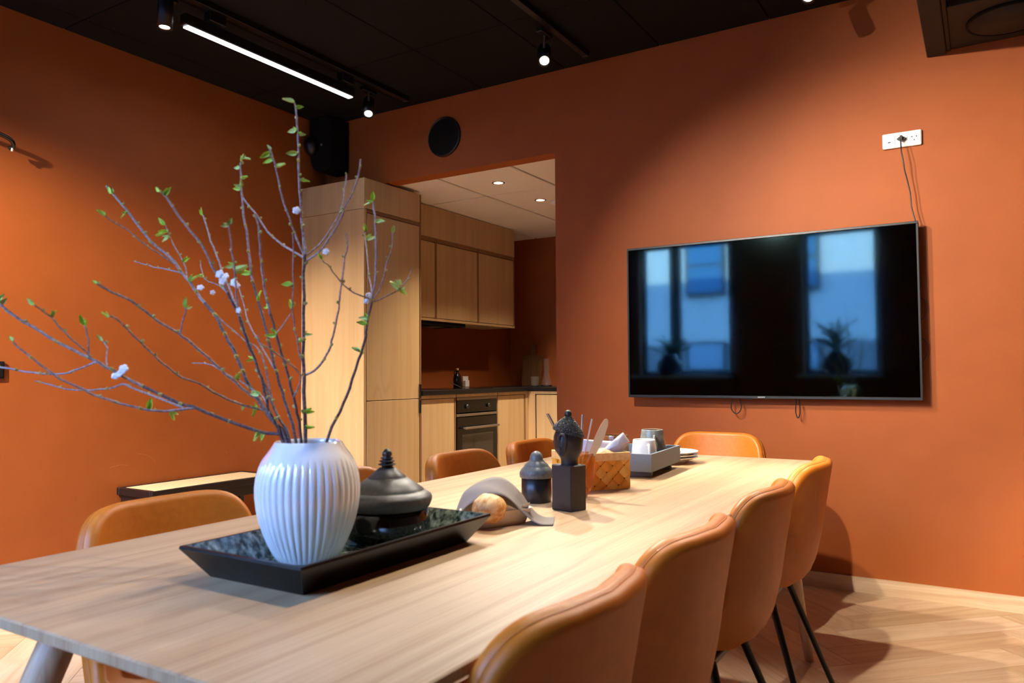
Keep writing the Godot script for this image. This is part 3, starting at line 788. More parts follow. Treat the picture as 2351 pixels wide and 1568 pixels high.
func kitchen() -> void:
	var xf := -3.516
	# tall cabinet against the left wall: side panel, top panel, two doors
	var t := thing("tall_cabinet", "tall birch plywood cabinet standing at the corner of the doorway", "cabinet", Vector3(0, 0, 0))
	panel(t, "body", Vector3(XL + 0.002, 0.0, -4.42), Vector3(xf - 0.02, 2.17, -3.845), M.birch)
	panel(t, "side_panel", Vector3(XL + 0.002, 0.0, -3.845), Vector3(xf, 2.172, -3.82), M.birch_side)
	panel(t, "top_side_panel", Vector3(XL + 0.002, 2.174, -3.842), Vector3(xf, 2.382, -3.82), M.birch)
	panel(t, "top_front_panel", Vector3(xf - 0.02, 2.176, -4.415), Vector3(xf, 2.382, -3.842), M.birch)
	panel(t, "top_board", Vector3(XL + 0.002, 2.36, -4.42), Vector3(xf - 0.02, 2.38, -3.845), M.birch)
	panel(t, "top_rail", Vector3(xf - 0.02, 2.150, -4.415), Vector3(xf - 0.003, 2.172, -3.845), M.ply_edge)
	panel(t, "far_side", Vector3(XL + 0.002, 0.0, -4.432), Vector3(xf, 2.382, -4.418), M.ply_edge)
	var d := panel(t, "door", Vector3(xf - 0.016, 0.882, -4.41), Vector3(xf, 2.144, -3.852), M.birch)
	panel(d, "handle", Vector3(xf - 0.006, 0.885, -4.418), Vector3(xf + 0.012, 0.985, -4.402), M.black_metal)
	d = panel(t, "door", Vector3(xf - 0.016, 0.09, -4.41), Vector3(xf, 0.877, -3.852), M.birch)
	panel(d, "handle", Vector3(xf - 0.006, 0.775, -4.418), Vector3(xf + 0.012, 0.874, -4.402), M.black_metal)
	# base units
	var fr := 0.018
	var units := [[-4.432, -4.862, "birch base cabinet between the tall cabinet and the oven"], [-5.468, -5.925, "birch base cabinet between the oven and the kitchen corner"]]
	for u in units:
		t = thing("base_cabinet", u[2], "cabinet", Vector3.ZERO, 0.0, "birch base cabinets")
		panel(t, "body", Vector3(XL + 0.002, 0.09, u[1]), Vector3(xf - 0.022, 0.9, u[0]), M.gap)
		panel(t, "frame", Vector3(xf - 0.022, 0.875, u[1]), Vector3(xf, 0.9, u[0]), M.birch)
		panel(t, "frame", Vector3(xf - 0.022, 0.09, u[1]), Vector3(xf, 0.875, u[1] + fr), M.ply_edge)
		d = panel(t, "door", Vector3(xf - 0.018, 0.10, u[1] + fr + 0.004), Vector3(xf - 0.002, 0.870, u[0] - 0.004), M.birch)
		panel(t, "plinth", Vector3(XL + 0.002, 0.0, u[1]), Vector3(xf - 0.06, 0.09, u[0]), M.black_matte)
	# return unit along the far wall
	t = thing("base_cabinet", "birch base cabinet along the far kitchen wall", "cabinet", Vector3.ZERO, 0.0, "birch base cabinets")
	panel(t, "body", Vector3(XL + 0.002, 0.09, ZK + 0.002), Vector3(-2.4, 0.9, -5.992), M.gap)
	panel(t, "filler", Vector3(xf - 0.022, 0.09, -5.992), Vector3(xf, 0.9, -5.93), M.birch)
	panel(t, "filler", Vector3(xf, 0.09, -5.99), Vector3(-3.445, 0.9, -5.972), M.birch_side)
	panel(t, "frame", Vector3(-3.445, 0.875, -5.99), Vector3(-2.4, 0.9, -5.972), M.birch)
	for k in 2:
		panel(t, "door", Vector3(-3.432 + 0.52 * k, 0.1, -5.99), Vector3(-2.922 + 0.52 * k, 0.868, -5.974), M.birch)
	panel(t, "plinth", Vector3(xf, 0.0, ZK + 0.002), Vector3(-2.4, 0.09, -6.06), M.black_matte)
	# worktop
	t = thing("worktop", "black kitchen worktop in an L shape", "worktop")
	var st := mk()
	bx(st, Vector3(XL + 0.002, 0.903, -6.0), Vector3(-3.49, 0.936, -4.434), 0.002)
	bx(st, Vector3(XL + 0.002, 0.903, ZK + 0.002), Vector3(-2.4, 0.936, -5.955), 0.002)
	build(st, "slab", M.worktop, t)
	panel(t, "hob_glass", Vector3(-3.98, 0.936, -5.46), Vector3(-3.56, 0.940, -4.90), M.oven_black)
	# oven
	t = thing("oven", "built-in black oven with steel trim under the worktop", "oven")
	var z0 := -4.872
	var z1 := -5.458
	panel(t, "body", Vector3(-4.05, 0.10, z1), Vector3(xf - 0.03, 0.875, z0), M.black_matte)
	panel(t, "top_trim", Vector3(xf - 0.02, 0.852, z1 + 0.004), Vector3(xf, 0.873, z0 - 0.004), M.oven_steel)
	var cp := panel(t, "control_panel", Vector3(xf - 0.02, 0.752, z1 + 0.004), Vector3(xf - 0.002, 0.851, z0 - 0.004), M.oven_black)
	for z in [-5.01, -5.32]:
		st = mk()
		lathe(st, [[0.0, 0.0], [0.018, 0.0], [0.016, 0.016], [0.0, 0.017]], 20)
		var kn := build(st, "knob", M.black_plastic, cp, Vector3(xf - 0.002, 0.80, z))
		kn.rotation.z = -PI / 2
	panel(t, "middle_trim", Vector3(xf - 0.02, 0.722, z1 + 0.004), Vector3(xf + 0.001, 0.742, z0 - 0.004), M.oven_steel)
	d = panel(t, "door", Vector3(xf - 0.02, 0.205, z1 + 0.004), Vector3(xf, 0.716, z0 - 0.004), M.oven_black, 0.003)
	panel(d, "window_glass", Vector3(xf - 0.002, 0.27, z1 + 0.07), Vector3(xf + 0.0015, 0.578, z0 - 0.075), M.oven_glass)
	panel(d, "handle", Vector3(xf + 0.025, 0.622, z1 + 0.02), Vector3(xf + 0.04, 0.64, z0 - 0.07), M.oven_steel, 0.004)
	for z in [z1 + 0.05, z0 - 0.1]:
		panel(d, "handle_post", Vector3(xf, 0.624, z), Vector3(xf + 0.03, 0.638, z + 0.012), M.oven_steel)
	panel(t, "lower_trim", Vector3(xf - 0.02, 0.10, z1 + 0.004), Vector3(xf, 0.198, z0 - 0.004), M.oven_steel)
	panel(t, "top_frame", Vector3(xf - 0.022, 0.876, z1), Vector3(xf, 0.9, z0), M.birch)
	# wall units
	var xu := -3.74
	var ws := [[-4.434, -4.912, "narrow birch wall cabinet beside the tall cabinet"], [-4.914, -5.516, "middle birch wall cabinet above the oven"], [-5.518, -6.115, "right-hand birch wall cabinet at the end of the row"]]
	for w in ws:
		t = thing("wall_cabinet", w[2], "cabinet", Vector3.ZERO, 0.0, "birch wall cabinets")
		panel(t, "body", Vector3(XL + 0.002, 1.503, w[1]), Vector3(xu - 0.02, 2.15, w[0]), M.birch)
		panel(t, "bottom", Vector3(XL + 0.002, 1.483, w[1]), Vector3(xu, 1.502, w[0]), M.birch)
		panel(t, "frame", Vector3(xu - 0.02, 1.503, w[1]), Vector3(xu - 0.001, 2.15, w[1] + 0.017), M.ply_edge)
		panel(t, "frame", Vector3(xu - 0.02, 2.118, w[1] + 0.018), Vector3(xu - 0.001, 2.15, w[0]), M.ply_edge)
		panel(t, "door", Vector3(xu - 0.016, 1.507, w[1] + 0.021), Vector3(xu - 0.001, 2.112, w[0] - 0.003), M.birch)
	t = thing("filler_panel", "long birch filler panel between the wall cabinets and the white ceiling", "panel")
	panel(t, "front_panel", Vector3(xu - 0.02, 2.152, -6.115), Vector3(xu, 2.404, -4.434), M.birch)
	panel(t, "end_panel", Vector3(XL + 0.002, 2.152, -6.115), Vector3(xu - 0.02, 2.404, -6.095), M.birch)
	# extractor hood
	t = thing("extractor_hood", "slim dark extractor hood under the wall cabinets", "extractor hood")
	panel(t, "body", Vector3(-4.06, 1.452, -5.34), Vector3(-3.76, 1.482, -4.72), M.black_matte)
	panel(t, "grease_filter", Vector3(-3.98, 1.447, -5.16), Vector3(-3.84, 1.452, -4.98), M.oven_steel)
	panel(t, "switch", Vector3(-3.86, 1.446, -5.30), Vector3(-3.82, 1.452, -5.25), M.oven_steel)
	# power socket on the left wall above the worktop
	t = thing("wall_socket", "white kitchen socket on the wall behind the black jug", "socket", Vector3(XL, 0.995, -5.82))
	panel(t, "plate", Vector3(0, -0.042, -0.042), Vector3(0.014, 0.042, 0.042), M.white_plastic, 0.004)
	st = mk()
	lathe(st, [[0.024, 0.0], [0.028, 0.0], [0.028, 0.004], [0.024, 0.004], [0.0, 0.001]], 24)
	build(st, "outlet", M.white_plastic, t, Vector3(0.013, 0, 0)).rotation.z = -PI / 2
	for z in [-0.01, 0.01]:
		build(boxc(Vector3(0.0155, 0.0, z), Vector3(0.002, 0.006, 0.005), 0.0), "pin_hole", M.black_plastic, t)
	t = thing("plug_adapter", "white plug adapter standing on the worktop below the kitchen socket", "adapter", Vector3(-4.08, 0.936, -5.80))
	panel(t, "block", Vector3(-0.02, 0.0, -0.03), Vector3(0.02, 0.065, 0.03), M.white_plastic, 0.005)
	# black jug with a cork
	t = thing("jug", "black glazed jug with a cork and a small handle on the worktop", "jug", Vector3(-3.86, 0.9405, -5.36))
	st = mk()
	lathe(st, [[0.0, 0.0], [0.034, 0.0], [0.036, 0.004], [0.036, 0.075], [0.030, 0.105], [0.014, 0.128], [0.012, 0.142], [0.015, 0.146], [0.0, 0.146]], 28)
	build(st, "body", M.pot_black, t)
	st = mk()
	lathe(st, [[0.0, 0.146], [0.010, 0.146], [0.011, 0.165], [0.0, 0.166]], 16)
	build(st, "cork", M.cork, t)
	st = mk()
	tube(st, smooth_path([Vector3(-0.005, 0.138, 0.012), Vector3(-0.01, 0.142, 0.026), Vector3(-0.01, 0.125, 0.036), Vector3(-0.005, 0.105, 0.030)], 5), 0.004, 0.004, 8)
	build(st, "handle", M.pot_black, t)
	t = thing("steel_spoon", "thin steel spoon leaning beside the black jug", "spoon", Vector3(-3.83, 0.936, -5.30))
	st = mk()
	tube(st, [Vector3(0.03, 0.008, -0.03), Vector3(0.0, 0.05, 0.075)], 0.003, 0.004, 8)
	build(st, "stem", M.steel, t)
	# cutting board, carafe and tumbler by the far wall
	t = thing("cutting_board", "brown wooden cutting board with a handle leaning on the kitchen wall", "cutting board", Vector3(-3.80, 0.936, -6.53))
	t.rotation.x = -0.12
	st = mk()
	prism(st, PackedVector2Array([Vector2(-0.105, 0), Vector2(0.105, 0), Vector2(0.105, 0.29), Vector2(0.095, 0.3), Vector2(0.03, 0.3), Vector2(0.022, 0.315), Vector2(0.022, 0.405), Vector2(0.012, 0.415), Vector2(-0.012, 0.415), Vector2(-0.022, 0.405), Vector2(-0.022, 0.315), Vector2(-0.03, 0.3), Vector2(-0.095, 0.3), Vector2(-0.105, 0.29)]), 0.022)
	build(st, "board", M.board_wood, t)
	t = thing("glass_carafe", "tall clear glass carafe standing right of the cutting board", "carafe", Vector3(-3.565, 0.936, -6.40))
	st = mk()
	lathe(st, [[0.0, 0.0], [0.052, 0.0], [0.054, 0.02], [0.05, 0.05], [0.030, 0.10], [0.027, 0.2], [0.030, 0.265], [0.028, 0.265], [0.025, 0.2], [0.028, 0.1], [0.047, 0.05], [0.05, 0.022], [0.0, 0.02]], 28)
	build(st, "vessel", M.clear, t)
	st = mk()
	lathe(st, [[0.0, 0.0], [0.0525, 0.0005], [0.0545, 0.006], [0.0545, 0.012], [0.05, 0.014], [0.0, 0.014]], 28)
	build(st, "base", M.black_plastic, t)
	t = thing("glass_tumbler", "small clear tumbler in front of the cutting board", "glass", Vector3(-3.60, 0.936, -6.24))
	st = mk()
	lathe(st, [[0.0, 0.0], [0.036, 0.0], [0.040, 0.095], [0.038, 0.095], [0.034, 0.012], [0.0, 0.01]], 28)
	build(st, "vessel", M.clear, t)
	st = mk()
	lathe(st, [[0.0, 0.001], [0.037, 0.001], [0.0375, 0.012], [0.0, 0.012]], 28)
	build(st, "base", M.black_plastic, t)
	# downlights and smoke detector
	for a in [[-2.90, -4.53, "recessed downlight nearest the doorway in the white kitchen ceiling"], [-2.915, -5.16, "recessed downlight deeper in the white kitchen ceiling"], [-2.90, -5.85, "recessed downlight at the far end of the kitchen ceiling"]]:
		t = thing("downlight", a[2], "downlight", Vector3(a[0], HK, a[1]), 0.0, "kitchen downlights")
		st = mk()
		lathe(st, [[0.034, 0.002], [0.034, -0.003], [0.046, -0.002], [0.046, 0.002]], 28)
		build(st, "trim_ring", M.lamp_ring, t)
		st = mk()
		lathe(st, [[0.0, -0.002], [0.034, -0.002], [0.034, 0.002], [0.0, 0.002]], 24)
		build(st, "lamp_lens", M.down_lens, t)
		var l := SpotLight3D.new()
		l.name = "beam"
		t.add_child(l)
		l.position = Vector3(0, -0.006, 0)
		l.rotation = Vector3(-PI / 2, 0, 0)
		l.light_color = Color(1.0, 0.91, 0.79)
		l.light_energy = 5.4
		l.spot_angle = 50.0
		l.spot_angle_attenuation = 0.9
		l.spot_range = 10.0
		l.spot_attenuation = 2.0
		l.light_size = 0.035
		l.shadow_enabled = true
	t = thing("smoke_detector", "small white smoke detector on the kitchen ceiling by the doorway edge", "smoke detector", Vector3(-2.83, HK, -5.27))
	st = mk()
	lathe(st, [[0.0, -0.03], [0.03, -0.03], [0.048, -0.018], [0.05, 0.0], [0.0, 0.0]], 28)
	build(st, "cover", M.white_plastic, t)

# ------------------------------------------------------------------ things on the walls
func wall_things() -> void:
	# television
	var t := thing("television", "large black wall television mirroring the windows", "television", Vector3(-0.97, 1.337, -4.0))
	var st := mk()
	bx(st, Vector3(-0.725, -0.415, -0.006), Vector3(0.725, 0.415, 0.012), 0.003)
	build(st, "back_case", M.black_plastic, t)
	st = mk()
	bx(st, Vector3(-0.5, -0.3, -0.046), Vector3(0.5, 0.25, -0.006), 0.012)
	build(st, "rear_housing", M.black_plastic, t)
	st = mk()
	for b in [[Vector3(-0.725, 0.4035, 0.010), Vector3(0.725, 0.415, 0.021)], [Vector3(-0.725, -0.415, 0.010), Vector3(0.725, -0.401, 0.021)], [Vector3(-0.725, -0.401, 0.010), Vector3(-0.7145, 0.4035, 0.021)], [Vector3(0.7145, -0.401, 0.010), Vector3(0.725, 0.4035, 0.021)]]:
		bx(st, b[0], b[1], 0.0015)
	build(st, "bezel", M.tv_bezel, t)
	build(box(Vector3(-0.715, -0.4015, 0.011), Vector3(0.715, 0.404, 0.0165), 0.0), "screen", M.tv_screen, t)
	var tm := TextMesh.new()
	var fo := SystemFont.new()
	fo.font_names = PackedStringArray(["Droid Serif"])
	fo.font_weight = 700
	tm.font = fo
	tm.text = "SONY"
	tm.font_size = 32
	tm.pixel_size = 0.011 / 23.0
	tm.depth = 0.0006
	var tx := put(tm, "lettering", M.letter, t, Vector3(0.0, -0.408, 0.0213))
	tx.scale = Vector3(0.86, 0.55, 1)
	build(boxc(Vector3(-0.06, -0.4175, 0.01), Vector3(0.02, 0.005, 0.012), 0.001), "status_light", M.black_plastic, t)
	for a in [[-1.107, 0.026, 0.842], [-0.801, 0.010, 0.828]]:
		st = mk()
		var x: float = a[0] + 0.97
		var w: float = a[1]
		var lo: float = a[2] - 1.337
		tube(st, smooth_path([Vector3(x - w * 0.6, -0.41, -0.012), Vector3(x - w, lo + 0.028, -0.012), Vector3(x, lo, -0.012), Vector3(x + w, lo + 0.028, -0.012), Vector3(x + w * 0.7, -0.41, -0.012)], 6), 0.0028, 0.0028, 7)
		build(st, "cable_loop", M.black_plastic, t)
	for y in [0.02, -0.17]:
		st = mk()
		tube(st, smooth_path([Vector3(0.71, y + 0.05, -0.03), Vector3(0.737, y + 0.03, -0.03), Vector3(0.747, y, -0.03), Vector3(0.735, y - 0.05, -0.03), Vector3(0.71, y - 0.07, -0.03)], 5), 0.002, 0.002, 6)
		build(st, "cable_loop", M.black_plastic, t)
	# triple socket above it
	t = thing("wall_socket", "white triple socket on the orange wall above the television", "socket", Vector3(-0.3075, 2.157, ZT))
	build(box(Vector3(-0.083, -0.036, 0.0), Vector3(0.083, 0.036, 0.016), 0.004), "plate", M.white_plastic, t)
	for i in 3:
		var x := -0.053 + 0.053 * i
		var ins := build(box(Vector3(x - 0.024, -0.024, 0.015), Vector3(x + 0.024, 0.026, 0.0185), 0.001), "insert", M.white_plastic, t)
		if i == 0:
			build(boxc(Vector3(x, -0.008, 0.0185), Vector3(0.012, 0.005, 0.0012), 0.0), "usb_slot", M.black_plastic, ins)
		else:
			st = mk()
			lathe(st, [[0.0195, 0.0], [0.0215, 0.0], [0.0215, 0.0025], [0.0195, 0.0025], [0.0195, 0.0]], 28)
			var o := build(st, "outlet_rim", M.white_plastic, ins, Vector3(x, 0.001, 0.0175))
			o.rotation.x = PI / 2
		if i == 2:
			for q in [[-0.0095, 0.005], [0.0095, 0.005], [0.0, -0.011]]:
				st = mk()
				lathe(st, [[0.0, 0.0], [0.0028, 0.0], [0.0028, 0.0008], [0.0, 0.0008]], 12)
				var o := build(st, "pin_hole", M.black_plastic, ins, Vector3(x + q[0], q[1], 0.0184))
				o.rotation.x = PI / 2
	t = thing("power_cord", "black power cord hanging from the triple socket to the television", "cord", Vector3(-0.3075, 2.157, ZT + 0.018))
	st = mk()
	var pl := PackedVector2Array([Vector2(-0.02, 0), Vector2(-0.012, 0.007), Vector2(0, 0.01), Vector2(0.012, 0.007), Vector2(0.02, 0), Vector2(0.012, -0.007), Vector2(0, -0.009), Vector2(-0.012, -0.007)])
	prism(st, pl, 0.016)
	bx(st, Vector3(-0.006, -0.012, 0.004), Vector3(0.006, 0.012, 0.03), 0.003)
	build(st, "plug", M.black_plastic, t)
	st = mk()
	var cord := []
	for q in [[0.0, -0.006, 0.026], [0.001, -0.03, 0.034], [0.003, -0.07, 0.044], [0.010, -0.12, 0.046], [0.014, -0.16, 0.042], [0.024, -0.21, 0.034], [0.034, -0.27, 0.030], [0.038, -0.334, 0.032], [0.050, -0.393, 0.034], [0.055, -0.42, 0.03]]:
		cord.append(Vector3(q[0] - 0.002, q[1], q[2] - 0.0))
	tube(st, smooth_path(cord, 5), 0.003, 0.003, 8)
	build(st, "cable", M.black_plastic, t)
	# round black grille over the opening
	t = thing("round_loudspeaker", "round black loudspeaker set flat on the wall above the kitchen opening", "loudspeaker", Vector3(-3.014, 2.63, ZT))
	st = mk()
	lathe(st, [[0.0, 0.0], [0.132, 0.0], [0.132, 0.012], [0.126, 0.018], [0.122, 0.014]], 56)
	build(st, "rim", M.black_plastic, t).rotation.x = PI / 2
	st = mk()
	lathe(st, [[0.122, 0.013], [0.06, 0.017], [0.0, 0.018]], 48)
	build(st, "grille", M.black_matte, t).rotation.x = PI / 2
	# loudspeaker in the corner
	t = thing("corner_loudspeaker", "black loudspeaker hanging in the corner above the tall cabinet", "loudspeaker", Vector3(-3.975, 2.895, -3.93))
	st = mk()
	var pts := PackedVector2Array([Vector2(0.105, -0.02), Vector2(0.105, -0.385), Vector2(0.06, -0.4)])
	for k in 9:
		var a := -PI / 2 - PI / 2 * k / 8.0
		pts.append(Vector2(0.0 + 0.095 * cos(a), -0.25 + 0.15 * sin(a)))
	pts.append(Vector2(-0.095, -0.02))
	prism(st, pts, 0.18, Transform3D(Basis.IDENTITY, Vector3(0, 0, -0.11)))
	build(st, "cabinet", M.black_matte, t)
	st = mk()
	ball(st, Vector3(-0.07, -0.205, 0.075), Vector3(0.055, 0.075, 0.06), 12, 20)
	build(st, "horn", M.black_plastic, t)
	build(box(Vector3(-0.04, -0.03, -0.06), Vector3(0.04, -0.001, 0.04), 0.003), "bracket", M.black_metal, t)
	st = mk()
	lathe(st, [[0.005, 0.0], [0.008, 0.0], [0.008, 0.002], [0.005, 0.002], [0.005, 0.0]], 16)
	build(st, "badge", M.steel, t, Vector3(0.02, -0.21, 0.072)).rotation.x = PI / 2
	# black air unit hanging under the ceiling at the right
	t = thing("air_unit", "black box-shaped air unit hung between ceiling and wall at the upper right", "air unit", Vector3(-0.193, 2.53, ZT))
	build(box(Vector3(0, 0, 0.0), Vector3(0.079, 0.364, 0.95), 0.003), "side_rail", M.duct, t)
	build(box(Vector3(0.079, 0.008, 0.004), Vector3(0.098, 0.364, 0.95), 0.004), "inner_rail", M.duct, t)
	build(box(Vector3(0.098, 0.016, 0.004), Vector3(0.86, 0.364, 0.472), 0.002), "bottom_panel", M.duct, t)
	build(box(Vector3(0.098, 0.014, 0.472), Vector3(0.86, 0.364, 0.488), 0.003), "cross_rail", M.duct, t)
	build(box(Vector3(0.098, 0.035, 0.488), Vector3(0.86, 0.364, 0.94), 0.002), "front_panel", M.black_matte, t)
	build(box(Vector3(0.86, 0.0, 0.0), Vector3(0.94, 0.364, 0.95), 0.003), "side_rail", M.duct, t)
	st = mk()
	lathe(st, [[0.155, -0.004], [0.163, -0.004], [0.163, 0.012], [0.155, 0.012]], 48)
	build(st, "port_ring", M.black_matte, t, Vector3(0.325, 0.008, 0.245))
	st = mk()
	lathe(st, [[0.0, -0.002], [0.155, -0.002], [0.155, 0.002], [0.0, 0.002]], 48)
	build(st, "port_cover", M.duct, t, Vector3(0.325, 0.008, 0.245))
	# left edge: hook and switch on the left wall
	t = thing("wall_hook", "curved black tube hook with a pale tip, high on the left wall", "hook", Vector3(XL, 2.20, -1.72))
	st = mk()
	tube(st, smooth_path([Vector3(0.0, 0.05, 0.12), Vector3(0.07, 0.06, 0.10), Vector3(0.09, 0.045, 0.0), Vector3(0.09, 0.03, -0.08), Vector3(0.085, 0.012, -0.145), Vector3(0.07, -0.012, -0.165), Vector3(0.05, -0.022, -0.155)], 6), 0.011, 0.010, 10)
	build(st, "tube", M.pot_black, t)
	st = mk()
	tube(st, [Vector3(0.066, -0.020, -0.162), Vector3(0.062, -0.036, -0.162)], 0.006, 0.004, 8)
	build(st, "tip", M.white_plastic, t)
	build(boxc(Vector3(0.006, 0.05, 0.12), Vector3(0.012, 0.06, 0.06), 0.003), "mount", M.black_metal, t)
	t = thing("light_switch", "black switch plate at the left edge of the orange wall", "switch", Vector3(XL, 1.088, -1.852))
	build(box(Vector3(0, -0.043, -0.043), Vector3(0.012, 0.043, 0.043), 0.002), "plate", M.black_plastic, t)
	build(box(Vector3(0.011, -0.033, -0.033), Vector3(0.016, 0.033, 0.033), 0.002), "rocker", M.black_plastic, t)
	# bench with a cane top along the left wall
	t = thing("cane_bench", "dark wooden bench with a woven cane top along the left wall", "bench", Vector3(-3.942, 0.0, -2.905))
	var L := 0.425
	var wd := 0.162
	st = mk()
	for b in [[Vector3(-wd, 0.40, -L), Vector3(-wd + 0.022, 0.44, L)], [Vector3(wd - 0.022, 0.40, -L), Vector3(wd, 0.44, L)], [Vector3(-wd + 0.022, 0.40, -L), Vector3(wd - 0.022, 0.44, -L + 0.03)], [Vector3(-wd + 0.022, 0.40, L - 0.03), Vector3(wd - 0.022, 0.44, L)]]:
		bx(st, b[0], b[1], 0.003)
	build(st, "frame", M.bench_wood, t)
	st = mk()
	for b in [[Vector3(-wd + 0.01, 0.34, -L + 0.02), Vector3(-wd + 0.03, 0.40, L - 0.02)], [Vector3(wd - 0.03, 0.34, -L + 0.02), Vector3(wd - 0.01, 0.40, L - 0.02)], [Vector3(-wd + 0.03, 0.34, -L + 0.02), Vector3(wd - 0.03, 0.40, -L + 0.04)], [Vector3(-wd + 0.03, 0.34, L - 0.04), Vector3(wd - 0.03, 0.40, L - 0.02)]]:
		bx(st, b[0], b[1], 0.002)
	build(st, "apron", M.bench_wood, t)
	for sx in [-1, 1]:
		for sz in [-1, 1]:
			build(boxc(Vector3(sx * (wd - 0.024), 0.172, sz * (L - 0.036)), Vector3(0.03, 0.344, 0.03), 0.003), "leg", M.bench_wood, t)
	st = mk()
	uv_box(st, Vector3(-wd + 0.022, 0.430, -L + 0.03), Vector3(wd - 0.022, 0.4375, L - 0.03), 2, 28.0, 28.0)
	build(st, "cane_seat", M.cane, t)

# ------------------------------------------------------------------ table and chairs
const TX0 := -1.411
const TX1 := -0.49
const TZ0 := -2.90
const TZ1 := -0.512

func table() -> void:
	var t := thing("dining_table", "long pale oak table with rounded splayed legs", "table", Vector3((TX0 + TX1) / 2, 0, (TZ0 + TZ1) / 2))
	var hw := (TX1 - TX0) / 2
	var hl := (TZ1 - TZ0) / 2
	# top: slim edge, wide bevel below, corners slightly rounded
	var st := mk()
	var rings := [[0.0, 0.706, 0.06], [0.0, 0.7065, 0.045], [0.0, 0.724, 0.002], [0.0, 0.726, 0.0], [0.0, 0.738, 0.0], [0.0, 0.74, 0.0025]]
	var loops := []
	for r in rings:
		var lp := []
		for q in round_rect(2 * (hw - r[2]), 2 * (hl - r[2]), 0.018, 4): lp.append(Vector3(q.x, r[1], -q.y))
		loops.append(lp)
	var n: int = loops[0].size()
	st.set_smooth_group(-1)
	for i in loops.size() - 1:
		for j in n:
			var k := (j + 1) % n
			quad(st, loops[i][j], loops[i][k], loops[i + 1][k], loops[i + 1][j])
	for j in n:
		var k := (j + 1) % n
		tri(st, Vector3(0, 0.74, 0), loops[-1][j], loops[-1][k])
		tri(st, Vector3(0, 0.706, 0), loops[0][k], loops[0][j])
	build(st, "tabletop", M.table_oak, t)
	for sx in [-1, 1]:
		for sz in [-1, 1]:
			st = mk()
			var top := Vector3(sx * 0.335, 0.71, sz * 0.985)
			var foot := Vector3(sx * 0.375, 0.0, sz * 1.285)
			var rad := [0.030, 0.0315, 0.030, 0.026, 0.021, 0.0165, 0.0155]
			st.set_smooth_group(0)
			var prev := []
			for i in 7:
				var c := top.lerp(foot, i / 6.0)
				var ring := []
				for j in 20:
					var a := TAU * j / 20
					ring.append(c + Vector3(cos(a), 0, sin(a)) * rad[i])
				if i > 0:
					for j in 20:
						var k := (j + 1) % 20
						quad(st, prev[j], prev[k], ring[k], ring[j])
				else:
					for j in 20: tri(st, c, ring[(j + 1) % 20], ring[j])
				prev = ring
			for j in 20: tri(st, foot, prev[j], prev[(j + 1) % 20])
			build(st, "leg", M.leg_oak, t)
	# rails the legs are screwed to
	for sz in [-1, 1]:
		build(boxc(Vector3(0, 0.693, sz * 0.985), Vector3(0.74, 0.026, 0.07), 0.004), "rail", M.leg_oak, t)

var prof := []

# the seat shell: u across (-1 .. 1), s along the profile from the front edge of the seat to the top of the back (0 .. 1)
func shell_point(u: float, s: float) -> Vector3:
	var f := clampf(s, 0.0, 1.0) * (prof.size() - 1)
	var i := mini(int(f), prof.size() - 2)
	var k := f - i
	var p0: Vector2 = prof[i]
	var p1: Vector2 = prof[i + 1]
	var p := p0.lerp(p1, k)
	var a: Vector2 = prof[maxi(i - 1, 0)]
	var b: Vector2 = prof[mini(i + 2, prof.size() - 1)]
	var dir := (b - a).normalized()
	var nrm := Vector2(dir.y, -dir.x)   # (z, y): towards the sitter
	if nrm.dot(Vector2(0.5, 0.5)) < 0: nrm = -nrm
	# half width and how far the sides curl round the sitter
	var w := lerpf(0.195, 0.214, smoothstep(0.0, 0.35, s))
	w = lerpf(w, 0.202, smoothstep(0.4, 0.62, s))
	w = lerpf(w, 0.212, smoothstep(0.62, 0.92, s))
	var curl := lerpf(0.012, 0.05, smoothstep(0.2, 0.58, s))
	curl = lerpf(curl, 0.062, smoothstep(0.6, 0.85, s))
	var c := curl * pow(absf(u), 2.2)
	return Vector3(u * w, p.y + nrm.y * c, p.x + nrm.x * c)

